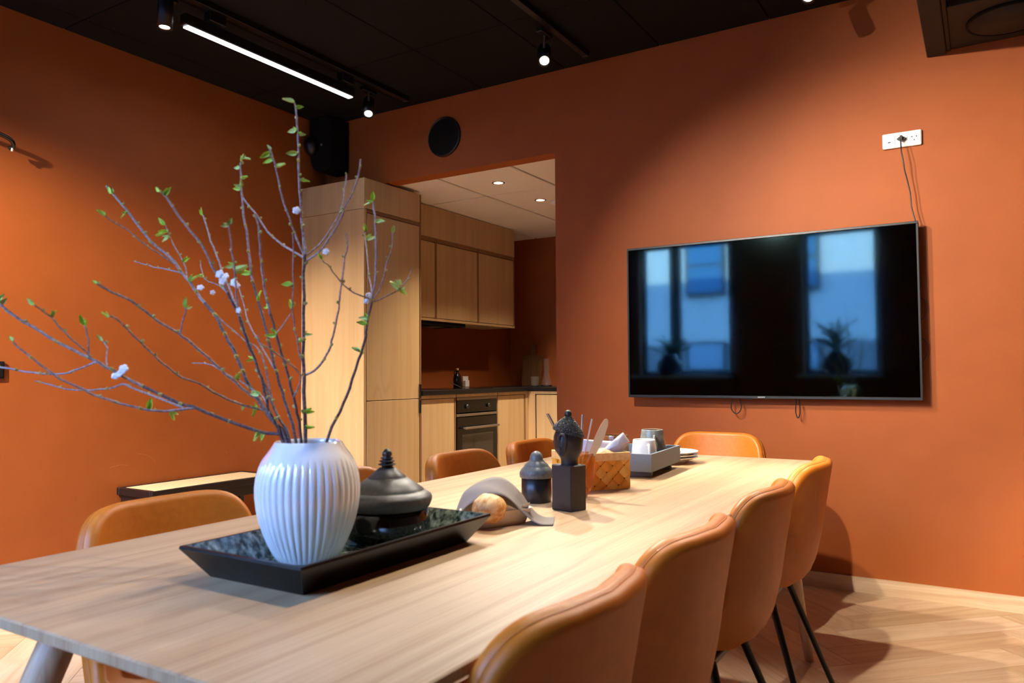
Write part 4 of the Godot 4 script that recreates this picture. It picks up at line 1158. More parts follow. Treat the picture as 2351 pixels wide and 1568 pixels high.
func make_chair() -> Node3D:
	# profile in (z, y), evenly sampled
	var key := [Vector2(0.235, 0.412), Vector2(0.12, 0.410), Vector2(-0.03, 0.400), Vector2(-0.12, 0.405), Vector2(-0.180, 0.445), Vector2(-0.208, 0.53), Vector2(-0.227, 0.64), Vector2(-0.250, 0.766)]
	var dense := []
	for i in key.size() - 1:
		for k in 12:
			dense.append(key[i].cubic_interpolate(key[i + 1], key[maxi(i - 1, 0)], key[mini(i + 2, key.size() - 1)], k / 12.0))
	dense.append(key[-1])
	var total := 0.0
	var lens := [0.0]
	for i in dense.size() - 1:
		total += dense[i].distance_to(dense[i + 1])
		lens.append(total)
	prof = []
	for k in 41:
		var want := total * k / 40.0
		var i := 0
		while i < dense.size() - 2 and lens[i + 1] < want: i += 1
		prof.append(dense[i].lerp(dense[i + 1], clampf((want - lens[i]) / maxf(1e-6, lens[i + 1] - lens[i]), 0, 1)))
	var J := 72
	var R := [0.0, 0.15, 0.3, 0.45, 0.58, 0.68, 0.76, 0.83, 0.885, 0.925, 0.953, 0.973, 0.987, 0.996, 1.0]
	var mid := []
	var nor := []
	for r in R:
		var row := []
		var nr := []
		for j in J:
			var a := TAU * j / J
			var e := 2.0 / 5.6
			var uu: float = r * signf(cos(a)) * pow(absf(cos(a)), e)
			var tt: float = r * signf(sin(a)) * pow(absf(sin(a)), e)
			var s := 0.5 + 0.5 * tt
			var p := shell_point(uu, s)
			var du := shell_point(uu + 0.01, s) - shell_point(uu - 0.01, s)
			var ds := shell_point(uu, minf(s + 0.01, 1.0)) - shell_point(uu, maxf(s - 0.01, 0.0))
			row.append(p)
			nr.append(ds.cross(du).normalized())
		mid.append(row)
		nor.append(nr)
	if nor[0][0].y + nor[0][0].z < 0:
		for nr in nor:
			for j in J: nr[j] = -nr[j]
	var t := thing("dining_chair", "", "chair")
	var SEAM := deg_to_rad(122.0)
	var seam := func(j: int) -> Vector3:
		var o: Vector3 = (mid[-1][j] - mid[-5][j]).normalized()
		return mid[-1][j] + nor[-1][j] * 0.017 + (o * sin(SEAM) + nor[-1][j] * cos(SEAM)) * 0.017
	# interior at a constant thickness, then half a roll round the rim
	var surf := func(th: float, outside: bool) -> SurfaceTool:
		var st := mk()
		st.set_smooth_group(0)
		var sg := -1.0 if outside else 1.0
		var rho := th / 2.0
		var pts := []
		for i in R.size():
			var row := []
			for j in J: row.append(mid[i][j] + nor[i][j] * sg * th * (1.0 if outside else lerpf(0.86, 1.0, R[i] * R[i])))
			pts.append(row)
		for k in range(1, 9):
			var row := []
			for j in J:
				var o: Vector3 = (mid[-1][j] - mid[-5][j]).normalized()
				var n: Vector3 = nor[-1][j]
				if outside:
					# flares out to meet the pad at the seam
					var q := k / 8.0
					var a: Vector3 = mid[-1][j] - n * th
					var b: Vector3 = mid[-1][j] + o * 0.016 - n * th * 0.8
					row.append(a.lerp(b, q).lerp(b.lerp(seam.call(j), q), q))
				else:
					var a := SEAM * k / 8.0
					row.append(mid[-1][j] + n * rho + (o * sin(a) + n * cos(a)) * rho)
			pts.append(row)
		for i in pts.size() - 1:
			for j in J:
				var k := (j + 1) % J
				var a: Vector3 = pts[i][j]
				var b: Vector3 = pts[i][k]
				var c: Vector3 = pts[i + 1][k]
				var d: Vector3 = pts[i + 1][j]
				if outside:
					if i == 0: tri(st, a, c, d)
					else: quad(st, a, b, c, d)
				else:
					if i == 0: tri(st, a, d, c)
					else: quad(st, a, d, c, b)
		return st
	build(surf.call(0.012, true), "outer_shell", M.leather_back, t)
	build(surf.call(0.034, false), "seat_pad", M.leather, t)
	var st := mk()
	var rim := []
	for j in J + 1: rim.append(seam.call(j % J))
	tube(st, rim, 0.0014, 0.0014, 6, false)
	build(st, "piping", M.piping, t)
	# black steel base: cross frame and four splayed legs
	st = mk()
	bx(st, Vector3(-0.13, 0.366, -0.105), Vector3(0.13, 0.384, -0.085), 0.003)
	bx(st, Vector3(-0.13, 0.366, 0.095), Vector3(0.13, 0.392, 0.115), 0.003)
	bx(st, Vector3(-0.012, 0.368, -0.1), Vector3(0.012, 0.388, 0.11), 0.003)
	build(st, "seat_frame", M.black_metal, t)
	for sx in [-1, 1]:
		for sz in [-1, 1]:
			st = mk()
			tube(st, [Vector3(sx * 0.12, 0.380, sz * 0.1), Vector3(sx * 0.225, 0.012, sz * 0.225)], 0.011, 0.0085, 10)
			var lg := build(st, "leg", M.black_metal, t)
			st = mk()
			lathe(st, [[0.0, 0.0], [0.012, 0.0], [0.012, 0.01], [0.009, 0.014], [0.0, 0.014]], 14, Vector3(sx * 0.227, 0, sz * 0.227))
			build(st, "foot_pad", M.black_plastic, lg)
	return t

func chairs() -> void:
	var c := make_chair()
	c.set_meta("group", "tan leather chairs round the table")
	var spots := [
		[Vector3(-0.650, 0, -0.890), -90.0, "tan leather chair in the right foreground, nearest the camera"],
		[Vector3(-0.656, 0, -1.352), -91.0, "second tan leather chair from the camera on the television side"],
		[Vector3(-0.662, 0, -1.910), -90.0, "third tan leather chair from the camera on the television side"],
		[Vector3(-0.670, 0, -2.510), -89.0, "tan leather chair at the far corner on the television side, beside the oak leg"],
		[Vector3(-1.348, 0, -1.055), 90.0, "tan leather chair behind the tray, in front of the cane bench"],
		[Vector3(-1.355, 0, -1.585), 91.0, "tan leather chair almost hidden behind the white vase"],
		[Vector3(-1.36, 0, -2.185), 90.0, "tan leather chair in front of the tall cabinet's lower door"],
		[Vector3(-1.37, 0, -2.70), 90.0, "tan leather chair in front of the oven"],
		[Vector3(-1.03, 0, -3.235), 0.0, "tan leather chair at the head of the table under the television wall"],
	]
	for i in spots.size():
		var s: Array = spots[i]
		if i == 0:
			c.position = s[0]
			c.rotation.y = deg_to_rad(s[1])
			c.set_meta("label", s[2])
		else:
			dup(c, s[2], s[0], deg_to_rad(s[1]))

# ------------------------------------------------------------------ things on the table
func tray_and_vase() -> void:
	var t := thing("serving_tray", "black rectangular tray with sloping sides and a mottled green glazed inside", "tray", Vector3(-0.9385, TY, -0.987))
	var ob := Vector2(0.102, 0.203)
	var ot := Vector2(0.134, 0.237)
	var hgt := 0.050
	var st := mk()
	var rect := func(v: Vector2, y: float) -> Array: return [Vector3(-v.x, y, v.y), Vector3(v.x, y, v.y), Vector3(v.x, y, -v.y), Vector3(-v.x, y, -v.y)]
	var side := func(s: SurfaceTool, a: Array, b: Array) -> void:
		for j in 4: quad(s, a[j], a[(j + 1) % 4], b[(j + 1) % 4], b[j])
	var o0: Array = rect.call(ob, 0.0)
	var o1: Array = rect.call(ot, hgt - 0.004)
	var o2: Array = rect.call(ot - Vector2(0.001, 0.001), hgt)
	var o3: Array = rect.call(ot - Vector2(0.007, 0.007), hgt)
	var i0: Array = rect.call(ob - Vector2(0.006, 0.006), 0.008)
	side.call(st, o0, o1); side.call(st, o1, o2); side.call(st, o2, o3)
	quad(st, o0[3], o0[2], o0[1], o0[0])
	build(st, "outer_body", M.black_lacquer, t)
	st = mk()
	side.call(st, o3, i0)
	build(st, "inner_side", M.tray_stone, t)
	st = mk()
	quad(st, i0[0], i0[1], i0[2], i0[3])
	build(st, "tray_floor", M.tray_stone, t)
	# white ribbed vase
	t = thing("vase", "white ribbed porcelain vase standing on the tray", "vase", Vector3(-0.9707, TY + 0.0085, -0.92))
	st = mk()
	lathe(st, [[0.0, 0.0], [0.048, 0.0], [0.051, 0.002], [0.058, 0.014], [0.066, 0.03], [0.0735, 0.048], [0.079, 0.065], [0.0835, 0.085], [0.0860, 0.105], [0.0862, 0.12], [0.0842, 0.138], [0.0800, 0.153], [0.0750, 0.164], [0.0705, 0.1715, 0], [0.0655, 0.178, 0], [0.0605, 0.185, 0], [0.0565, 0.1915, 0], [0.0550, 0.1945, 0], [0.0535, 0.1955, 0], [0.0510, 0.1945, 0], [0.0515, 0.186, 0], [0.06, 0.165, 0], [0.075, 0.14, 0], [0.079, 0.11, 0], [0.07, 0.06, 0], [0.05, 0.012, 0], [0.0, 0.008, 0]], 336, Vector3.ZERO, true, 42, 0.0030, 0.004, 0.166)
	build(st, "body", M.porcelain, t)
	# lidded pot
	t = thing("lidded_pot", "black lidded pot with a spired finial at the far end of the tray", "pot", Vector3(-0.952, TY + 0.0085, -1.098))
	st = mk()
	lathe(st, [[0.0, 0.0], [0.062, 0.0], [0.0735, 0.008], [0.0795, 0.020], [0.0805, 0.028], [0.0797, 0.038], [0.0775, 0.048], [0.0742, 0.058], [0.0, 0.059]], 64)
	build(st, "body", M.pot_black, t)
	st = mk()
	lathe(st, [[0.0, 0.0595], [0.0755, 0.0595], [0.0785, 0.062], [0.0830, 0.073], [0.0836, 0.078], [0.0815, 0.083], [0.0695, 0.0912], [0.0680, 0.0908], [0.0675, 0.0930], [0.054, 0.1025], [0.037, 0.1142], [0.0352, 0.1140], [0.0348, 0.1165], [0.022, 0.1268], [0.014, 0.133], [0.0, 0.134]], 64)
	var lid := build(st, "lid", M.lid_grey, t)
	st = mk()
	lathe(st, [[0.011, 0.130], [0.010, 0.136], [0.0165, 0.1385], [0.0165, 0.1395], [0.0105, 0.1415], [0.0105, 0.1425], [0.0145, 0.1445], [0.0145, 0.1455], [0.009, 0.1475], [0.009, 0.1485], [0.012, 0.150], [0.012, 0.151], [0.007, 0.153], [0.0095, 0.156], [0.0085, 0.161], [0.004, 0.167], [0.0, 0.168]], 28)
	build(st, "finial", M.black_plastic, lid)

func branches() -> void:
	var v := Vector3(-0.9707, 0.943, -0.92)
	var labels := ["tallest upright budding branch in the middle of the vase", "budding branch leaning right over the birch cabinet", "heavy budding branch forking widely to the upper left", "slim budding branch with a cluster of white blossoms", "thin budding branch ending between the blossoms and the wall", "upright budding branch just left of the tallest one, with paired leaves", "dark budding branch close behind the tallest one, almost leafless", "lowest budding branch sweeping far out to the left edge"]
	var lf := []
	for k in 3:
		var st := mk()
		var rows := []
		for i in 7:
			var q := i / 6.0
			var w := sin(PI * pow(q, 0.7)) * 0.21 + 0.015
			var row := []
			for j in 5:
				var u := (j - 2) / 2.0
				row.append(Vector3(u * w, q, (0.16 + 0.06 * k) * u * u * (1.0 - q * 0.3) + 0.12 * q * q * (k - 1)))
			rows.append(row)
		grid(st, rows)
		var back := []
		for r in rows:
			var nr := []
			for p in r: nr.append(p + Vector3(0, 0, -0.012))
			back.append(nr)
		grid(st, back, true)
		lf.append(fin(st))
	var stp := mk()
	for k in 5:
		var a := TAU * k / 5
		ball(stp, Vector3(cos(a) * 0.55, sin(a) * 0.55, 0.1), Vector3(0.52, 0.52, 0.3), 5, 8)
	ball(stp, Vector3(0, 0, 0.15), Vector3(0.4, 0.4, 0.35), 5, 8)
	var flower := fin(stp)
	var right := Vector3(0.851, 0, -0.525)
	var near := Vector3(0.525, 0, 0.851)
	for b in BRANCHES.size():
		var e: Dictionary = BRANCHES[b]
		var t := thing("budding_branch", labels[b], "branch", v, 0.0, "budding branches in the white vase")
		var bark := mk()
		var buds := mk()
		var first := true
		for s in e.st:
			var pts := []
			for i in range(0, s[2].size(), 3): pts.append(Vector3(s[2][i], s[2][i + 1], s[2][i + 2]) * 0.001)
			var sp := smooth_path(pts, 3)
			# slight knots and kinks as of a twig
			for i in range(1, sp.size() - 1): sp[i] += Vector3(rng.randf_range(-1, 1), rng.randf_range(-1, 1), rng.randf_range(-1, 1)) * 0.0009
			if first:
				var h := int(sp.size() * 0.55)
				var rm := lerpf(s[0], s[1], float(h) / (sp.size() - 1)) * 0.001
				tube(bark, sp.slice(0, h + 1), s[0] * 0.001, rm, 8)
				var tip := mk()
				tube(tip, sp.slice(h), rm, s[1] * 0.001, 7)
				build(tip, "twig", M.twig, t)
				first = false
			else:
				var tw := mk()
				tube(tw, sp, s[0] * 0.001, s[1] * 0.001, 7)
				build(tw, "twig", M.twig, t)
			var run := 0.0
			var next := 0.05
			for i in range(1, sp.size()):
				run += sp[i].distance_to(sp[i - 1])
				if run > next and sp[i].y > 0.03:
					next = run + rng.randf_range(0.014, 0.05)
					var a := rng.randf() * TAU
					var off := (right * cos(a) + near * sin(a) + Vector3.UP * 0.4).normalized()
					var r := lerpf(s[0], s[1], float(i) / sp.size()) * 0.001
					ball(buds, sp[i] + off * r * 0.6, Vector3.ONE * (r * 1.2 + 0.0003), 4, 6)
					ball(buds, sp[i] + off * (r + 0.0022), Vector3(0.0019, 0.0025, 0.0019) * rng.randf_range(0.8, 1.25), 4, 6)
		build(bark, "bark", M.bark, t)
		build(buds, "buds", M.bud, t).set_meta("kind", "stuff")
		for l in e.lv:
			for k in 2:
				var o := put(lf[rng.randi() % 3], "leaf", M.leaf if rng.randf() < 0.6 else M.leaf_pale, t, Vector3(l[0], l[1], l[2]) * 0.001)
				var dir: Vector3 = (right * l[3] + Vector3.UP * l[4] + near * rng.randf_range(-0.35, 0.35)).normalized()
				if k == 1: dir = (dir + Vector3.UP * rng.randf_range(0.2, 0.9) + right * rng.randf_range(-0.6, 0.6)).normalized()
				var x := dir.cross(near.rotated(dir, rng.randf_range(-1.0, 1.0))).normalized()
				o.basis = Basis(x, dir, x.cross(dir)) * Basis.from_scale(Vector3.ONE * l[5] * 0.001 * (0.86 if k == 0 else rng.randf_range(0.45, 0.7)))
		for fl in e.fl:
			var o := put(flower, "blossom", M.petal, t, Vector3(fl[0], fl[1], fl[2]) * 0.001)
			var z := (near + Vector3(rng.randf_range(-0.5, 0.5), rng.randf_range(-0.2, 0.6), rng.randf_range(-0.5, 0.5))).normalized()
			var x := Vector3.UP.cross(z).normalized()
			o.basis = Basis(x, z.cross(x), z) * Basis.from_scale(Vector3.ONE * fl[3] * 0.001)

func statue() -> void:
	var t := thing("head_statue", "small black stone head with curled hair on a square block", "statue", Vector3(-0.828, TY, -1.589), deg_to_rad(-16.0))
	build(box(Vector3(-0.031, 0, -0.026), Vector3(0.031, 0.104, 0.026), 0.002), "pedestal", M.statue, t)
	# head: local -x is the face side, seen from behind its ear
	var hd := put(null, "head", M.statue, t, Vector3(0.0, 0.104, 0.0))
	hd.rotation.y = 0.42
	hd.scale = Vector3(1.13, 1.08, 1.13)
	var st := mk()
	var rows := []
	for i in 25:
		var q := i / 24.0
		var y := q * 0.086
		# neck, jaw, skull as half axes along x (front-back) and z (side to side)
		var ax := 0.0175
		var az := 0.0165
		var cx := 0.002
		if q > 0.1:
			var k := smoothstep(0.1, 0.42, q)
			ax = lerpf(0.0175, 0.0295, k)
			az = lerpf(0.0165, 0.0265, k)
			cx = lerpf(0.002, 0.0, k)
		if q > 0.62:
			var k := (q - 0.62) / 0.38
			ax = 0.031 * sqrt(maxf(0.0, 1.0 - pow(k * 0.96, 1.9)))
			az = 0.0285 * sqrt(maxf(0.0, 1.0 - pow(k * 0.96, 1.9)))
		elif q > 0.42:
			ax = lerpf(0.0295, 0.031, (q - 0.42) / 0.2)
			az = lerpf(0.0265, 0.0285, (q - 0.42) / 0.2)
		var row := []
		for j in 41:
			var a := TAU * (j % 40) / 40.0
			var d := Vector3(cos(a), 0, -sin(a))
			var p := Vector3(cx + d.x * ax, y, d.z * az)
			# face (towards -x): nose, brow, lips, chin
			var front := maxf(0.0, -d.x)
			var mid := exp(-pow(d.z / 0.16, 2.0)) * front
			p.x -= mid * 0.45 * (0.007 * exp(-pow((q - 0.50) / 0.07, 2.0)) + 0.004 * exp(-pow((q - 0.56) / 0.05, 2.0)) + 0.003 * exp(-pow((q - 0.36) / 0.03, 2.0)) + 0.004 * exp(-pow((q - 0.24) / 0.05, 2.0)))
			p.x += front * exp(-pow((absf(d.z) - 0.42) / 0.16, 2.0)) * 0.0035 * exp(-pow((q - 0.58) / 0.05, 2.0))
			row.append(p)
		rows.append(row)
	grid(st, rows)
	hd.mesh = fin(st)
	for sz in [-1, 1]:
		# long ears
		st = mk()
		var er := []
		for k in 15:
			var a := PI * 1.25 * k / 14.0 - 0.25
			er.append(Vector3(0.0, 0.056 + 0.011 * sin(a + 0.4), 0) + Vector3(0.0075 * -cos(a + 0.4) - 0.003, 0, 0))
		var path := [Vector3(-0.009, 0.054, 0.0), Vector3(-0.0095, 0.061, 0.001), Vector3(-0.004, 0.0665, 0.003), Vector3(0.003, 0.064, 0.0035), Vector3(0.005, 0.055, 0.003), Vector3(0.0035, 0.044, 0.002), Vector3(0.0005, 0.033, 0.0), Vector3(-0.003, 0.024, -0.001), Vector3(-0.007, 0.0225, -0.001), Vector3(-0.0085, 0.028, -0.001), Vector3(-0.007, 0.038, 0.0)]
		var pts := []
		for p in path: pts.append(Vector3(p.x, p.y, sz * (0.0285 + p.z)))
		tube(st, smooth_path(pts, 4), 0.0030, 0.0034, 8)
		ball(st, Vector3(-0.003, 0.047, sz * 0.0272), Vector3(0.007, 0.017, 0.003), 8, 12)
		ball(st, Vector3(-0.005, 0.029, sz * 0.0265), Vector3(0.0045, 0.009, 0.0035), 8, 12)
		build(st, "ear", M.statue, hd)
	# cap of curls, its hairline lower at the nape (+x), and the bun
	st = mk()
	var tilt := 0.30
	for i in 13:
		var q := i / 12.0
		var n := int(lerpf(46, 9, q))
		for j in n:
			var a := TAU * (j + 0.5 * (i % 2)) / n
			var r := 0.97 - 0.76 * pow(q, 1.35)
			var y := 0.069 + 0.031 * q - cos(a) * tilt * 0.031 * (1.0 - q)
			var k := rng.randf_range(0.85, 1.15)
			ball(st, Vector3(cos(a) * 0.0316 * r, y, -sin(a) * 0.0292 * r), Vector3(0.0024, 0.0021, 0.0024) * k, 4, 6)
	var cone := []
	for i in 6:
		var q := i / 5.0
		var row := []
		for j in 33:
			var a := TAU * (j % 32) / 32.0
			var r := 0.98 - 0.78 * pow(q, 1.35)
			row.append(Vector3(cos(a) * 0.0318 * r, 0.0685 + 0.032 * q - cos(a) * tilt * 0.031 * (1.0 - q), -sin(a) * 0.0294 * r))
		cone.append(row)
	grid(st, cone)
	build(st, "hair_curls", M.statue, hd)
	st = mk()
	ball(st, Vector3(0, 0.107, 0), Vector3(0.0078, 0.0095, 0.0078), 10, 16)
	build(st, "bun", M.statue, hd)

func jar_and_bread() -> void:
	var t := thing("lidded_jar", "dark grey lidded jar beside the stone head", "jar", Vector3(-0.9475, TY, -1.647))
	var st := mk()
	lathe(st, [[0.0, 0.0], [0.0345, 0.0], [0.0365, 0.002], [0.0372, 0.02], [0.0370, 0.058], [0.0, 0.059]], 48)
	build(st, "body", M.jar_black, t)
	st = mk()
	lathe(st, [[0.0, 0.0595], [0.0395, 0.0595], [0.0412, 0.061], [0.0416, 0.070], [0.0408, 0.074], [0.037, 0.0805], [0.0315, 0.0865], [0.0305, 0.0875], [0.0295, 0.0905], [0.021, 0.098], [0.0165, 0.103], [0.0165, 0.105], [0.0155, 0.112], [0.0115, 0.119], [0.005, 0.1235], [0.0, 0.124]], 48)
	build(st, "lid", M.jar_lid, t)
	# bread dish with a roll under a grey napkin
	t = thing("bread_dish", "small pale bread dish between the tray and the jar", "dish", Vector3(-0.885, TY, -1.365), deg_to_rad(-22.0))
	st = mk()
	var outp := [[0.0, 0.036, 0.075], [0.028, 0.0455, 0.088]]
	for k in 2:
		var lo: Array = []
		var hi: Array = []
		var ins := 0.0 if k == 0 else 0.003
		for q in round_rect(2 * (0.034 - ins), 2 * (0.064 - ins), 0.022, 5): lo.append(Vector3(q.x, ins, -q.y))
		for q in round_rect(2 * (0.046 - ins), 2 * (0.074 - ins), 0.028, 5): hi.append(Vector3(q.x, 0.032, -q.y))
		st.set_smooth_group(0)
		for j in lo.size():
			var i := (j + 1) % lo.size()
			if k == 0: quad(st, lo[j], lo[i], hi[i], hi[j])
			else: quad(st, lo[i], lo[j], hi[j], hi[i])
			if k == 0: tri(st, Vector3.ZERO, lo[i], lo[j])
			else: tri(st, Vector3(0, ins, 0), lo[j], lo[i])
	var r0 := round_rect(0.092, 0.148, 0.028, 5)
	var r1 := round_rect(0.086, 0.142, 0.028, 5)
	st.set_smooth_group(-1)
	for j in r0.size():
		var i := (j + 1) % r0.size()
		quad(st, Vector3(r0[j].x, 0.032, -r0[j].y), Vector3(r0[i].x, 0.032, -r0[i].y), Vector3(r1[i].x, 0.032, -r1[i].y), Vector3(r1[j].x, 0.032, -r1[j].y))
	build(st, "bowl", M.dish, t)
	# crumpled white paper lining sticking up at the sides
	for s in [-1, 1]:
		st = mk()
		var rows := []
		for i in 9:
			var z := 0.058 - i * 0.0145
			var row := []
			for k in 4:
				var up := k / 3.0
				row.append(Vector3(s * (0.030 + 0.012 * up) + 0.003 * sin(i * 2.1 + k), 0.012 + up * (0.026 + 0.007 * sin(i * 1.7 + s)), z))
			rows.append(row)
		grid(st, rows, s < 0)
		build(st, "paper_lining", M.dish_paper, t)
	t = thing("bread_roll", "golden bread roll in the dish under the grey napkin", "bread", Vector3(-0.872, TY + 0.004, -1.322))
	st = mk()
	ball(st, Vector3(0, 0.034, 0), Vector3(0.034, 0.031, 0.038), 16, 24, 0.12)
	build(st, "crust", M.crust, t)
	t = thing("bread_roll", "pale floury bread roll at the back of the dish", "bread", Vector3(-0.905, TY + 0.004, -1.425))
	st = mk()
	ball(st, Vector3(0, 0.041, 0), Vector3(0.033, 0.036, 0.033), 14, 20, 0.12)
	build(st, "crust", M.flour, t)
	# napkin: an arch across the rolls with a tail lying on the table
	t = thing("grey_napkin", "grey cloth napkin draped over the bread dish", "napkin", Vector3(-0.89, TY, -1.375))
	st = mk()
	var right := Vector3(0.851, 0, -0.525)
	var deep := Vector3(-0.525, 0, -0.851)
	var arch := [[-0.088, 0.006], [-0.082, 0.022], [-0.070, 0.044], [-0.052, 0.062], [-0.030, 0.074], [-0.005, 0.078], [0.018, 0.073], [0.036, 0.062], [0.052, 0.046], [0.064, 0.030], [0.076, 0.016], [0.090, 0.007], [0.106, 0.003], [0.122, 0.004]]
	var dense := []
	for a in arch: dense.append(Vector3(a[0], a[1], 0))
	dense = smooth_path(dense, 3)
	var front := []
	for k in 9:
		var row := []
		var q := (k - 4) / 4.0
		for i in dense.size():
			var high := minf(1.0, dense[i].y * 22.0)
			var y: float = dense[i].y + (0.012 * q + 0.0025 * sin(i * 0.45 + k * 0.8)) * high
			row.append(right * (dense[i].x * (1.0 + 0.03 * q)) + deep * (q * 0.040 + 0.004 * sin(i * 0.3)) + Vector3.UP * maxf(0.003, y))
		front.append(row)
	var under := []
	for r in front:
		var nr := []
		for p in r: nr.append(p - Vector3(0, 0.0018, 0))
		under.append(nr)
	grid(st, front)
	grid(st, under, true)
	var last: int = front.size() - 1
	for i in dense.size() - 1:
		quad(st, under[0][i], under[0][i + 1], front[0][i + 1], front[0][i])
		quad(st, front[last][i], front[last][i + 1], under[last][i + 1], under[last][i])
	build(st, "cloth", M.napkin_grey, t)

# birch-strip basket: diagonal weave pieces on each face, a rim band round the top
func basket() -> void:
	var c := Vector3(-0.939, TY, -1.932)
	var t := thing("woven_basket", "square basket woven from golden birch strips, holding bread and white napkins", "basket", c, deg_to_rad(50.3))
	# local +z looks towards the camera
	var hx := 0.086
	var hz := 0.068
	var hh := 0.1
	var flare := 1.045
	var inner := mk()
	bx(inner, Vector3(-hx + 0.004, 0.001, -hz + 0.004), Vector3(hx - 0.004, 0.004, hz - 0.004), 0.0)
	build(inner, "bottom", M.strips[2], t)
	var hole_dark := mk()
	for s in [-1, 1]:
		bx(hole_dark, Vector3(-hx + 0.0035, 0.002, s * (hz - 0.0045) - 0.001), Vector3(hx - 0.0035, hh - 0.004, s * (hz - 0.0045) + 0.001), 0.0)
		bx(hole_dark, Vector3(s * (hx - 0.0045) - 0.001, 0.002, -hz + 0.0035), Vector3(s * (hx - 0.0045) + 0.001, hh - 0.004, hz - 0.0035), 0.0)
	build(hole_dark, "hole_shade_sheet", M.gap, t)  # black sheet behind the weave, painting the shade in its holes
	var faces := [[hx, Transform3D(Basis.IDENTITY, Vector3(0, 0, hz - 0.002))], [hx, Transform3D(Basis(Vector3.UP, PI), Vector3(0, 0, -hz + 0.002))], [hz, Transform3D(Basis(Vector3.UP, PI / 2), Vector3(hx - 0.002, 0, 0))], [hz, Transform3D(Basis(Vector3.UP, -PI / 2), Vector3(-hx + 0.002, 0, 0))]]
	var w := 0.0250
	for fi in 4:
		var half: float = faces[fi][0]
		var tf: Transform3D = faces[fi][1]
		var bound := PackedVector2Array([Vector2(-half, 0.001), Vector2(half, 0.001), Vector2(half, hh - 0.014), Vector2(-half, hh - 0.014)])
		for a in range(-9, 10):
			for b in range(-9, 10):
				# twill: each piece is a diamond of the upper strip, two cells long
				if posmod(a + b, 2) != 0: continue
				var lean := posmod((a - b) / 2, 2) == 0
				var e1 := Vector2(1, 1) * 0.7071 * w
				var e2 := Vector2(-1, 1) * 0.7071 * w
				var ctr := e1 * (a * 0.5 * 1.0) * 1.0 + e2 * (b * 0.5) + Vector2(0, 0.047)
				ctr = Vector2(a * w * 0.7071, b * w * 0.7071 + 0.047)
				var l := 0.497
				var n := 0.40   # clipped corners leave the small holes of the weave
				var d := PackedVector2Array([ctr - e1 * n - e2 * l, ctr + e1 * n - e2 * l, ctr + e1 * l - e2 * n, ctr + e1 * l + e2 * n, ctr + e1 * n + e2 * l, ctr - e1 * n + e2 * l, ctr - e1 * l + e2 * n, ctr - e1 * l - e2 * n])
				var cut := Geometry2D.intersect_polygons(d, bound)
				if cut.is_empty(): continue
				var st := mk()
				var along := (Vector2(1, 1) if lean else Vector2(-1, 1)).normalized()
				var h := func(q: Vector2) -> float: return 0.0036 * (1.0 - pow(absf((q - ctr).dot(along)) / (w * 0.5), 2.0)) + 0.0006
				var p := PackedVector2Array()
				var raw: PackedVector2Array = cut[0]
				if Geometry2D.is_polygon_clockwise(raw): raw.reverse()
				for i in raw.size():
					for k in 3: p.append(raw[i].lerp(raw[(i + 1) % raw.size()], k / 3.0))
				var cc := Vector2.ZERO
				for q in p: cc += q
				cc /= p.size()
				st.set_smooth_group(0)
				for i in p.size():
					var q0 := p[i]
					var q1 := p[(i + 1) % p.size()]
					var m0 := cc.lerp(q0, 0.55)
					var m1 := cc.lerp(q1, 0.55)
					tri(st, tf * Vector3(cc.x, cc.y, h.call(cc)), tf * Vector3(m0.x, m0.y, h.call(m0)), tf * Vector3(m1.x, m1.y, h.call(m1)))
					quad(st, tf * Vector3(m0.x, m0.y, h.call(m0)), tf * Vector3(q0.x, q0.y, h.call(q0)), tf * Vector3(q1.x, q1.y, h.call(q1)), tf * Vector3(m1.x, m1.y, h.call(m1)))
				st.set_smooth_group(-1)
				for i in p.size():
					var q0 := p[i]
					var q1 := p[(i + 1) % p.size()]
					quad(st, tf * Vector3(q0.x, q0.y, -0.001), tf * Vector3(q1.x, q1.y, -0.001), tf * Vector3(q1.x, q1.y, h.call(q1)), tf * Vector3(q0.x, q0.y, h.call(q0)))
				build(st, "birch_strip", M.strips[posmod(a * 3 + b * 5 + fi + (1 if lean else 0), 3)], t)
	for s in [-1, 1]:
		build(box(Vector3(-hx - 0.002, hh - 0.022, s * hz - 0.0025), Vector3(hx + 0.002, hh, s * hz + 0.0025), 0.001), "rim_band", M.strip_rim, t)
		build(box(Vector3(s * hx - 0.0025, hh - 0.022, -hz), Vector3(s * hx + 0.0025, hh, hz), 0.001), "rim_band", M.strip_rim, t)
	# napkins and a bun in it
	var bs := Basis(Vector3.UP, deg_to_rad(50.3))
	var nb := thing("bread_bun", "golden bun peeping over the rim of the woven basket", "bread", c + bs * Vector3(0.03, 0.05, 0.025))
	var st := mk()
	ball(st, Vector3(0, 0.03, 0), Vector3(0.036, 0.028, 0.03), 14, 20, 0.08)
	build(st, "crust", M.crust, nb)
	nb = thing("bread_bun", "second bun lower in the woven basket, behind the stone head", "bread", c + bs * Vector3(-0.045, 0.045, 0.0))
	st = mk()
	ball(st, Vector3(0, 0.03, 0), Vector3(0.036, 0.028, 0.034), 14, 20, 0.08)
	build(st, "crust", M.crust, nb)
	var np := thing("white_napkin", "white napkin folded flat at the back of the woven basket", "napkin", c + bs * Vector3(0.03, 0.075, -0.02), deg_to_rad(50.3))
	st = mk()
	cushion(st, [[-0.052, 0.005], [0.05, 0.0], [0.06, 0.046], [-0.045, 0.056]], 0.022, 0.004)
	build(st, "cloth", M.napkin_white, np)
	np = thing("white_napkin", "white napkin rolled to a point at the right of the woven basket", "napkin", c + bs * Vector3(0.055, 0.088, 0.03), deg_to_rad(50.3))
	st = mk()
	cushion(st, [[-0.05, 0.0], [0.022, 0.004], [0.052, 0.036], [0.032, 0.062], [-0.006, 0.036]], 0.022, 0.004)
	build(st, "cloth", M.napkin_white, np)

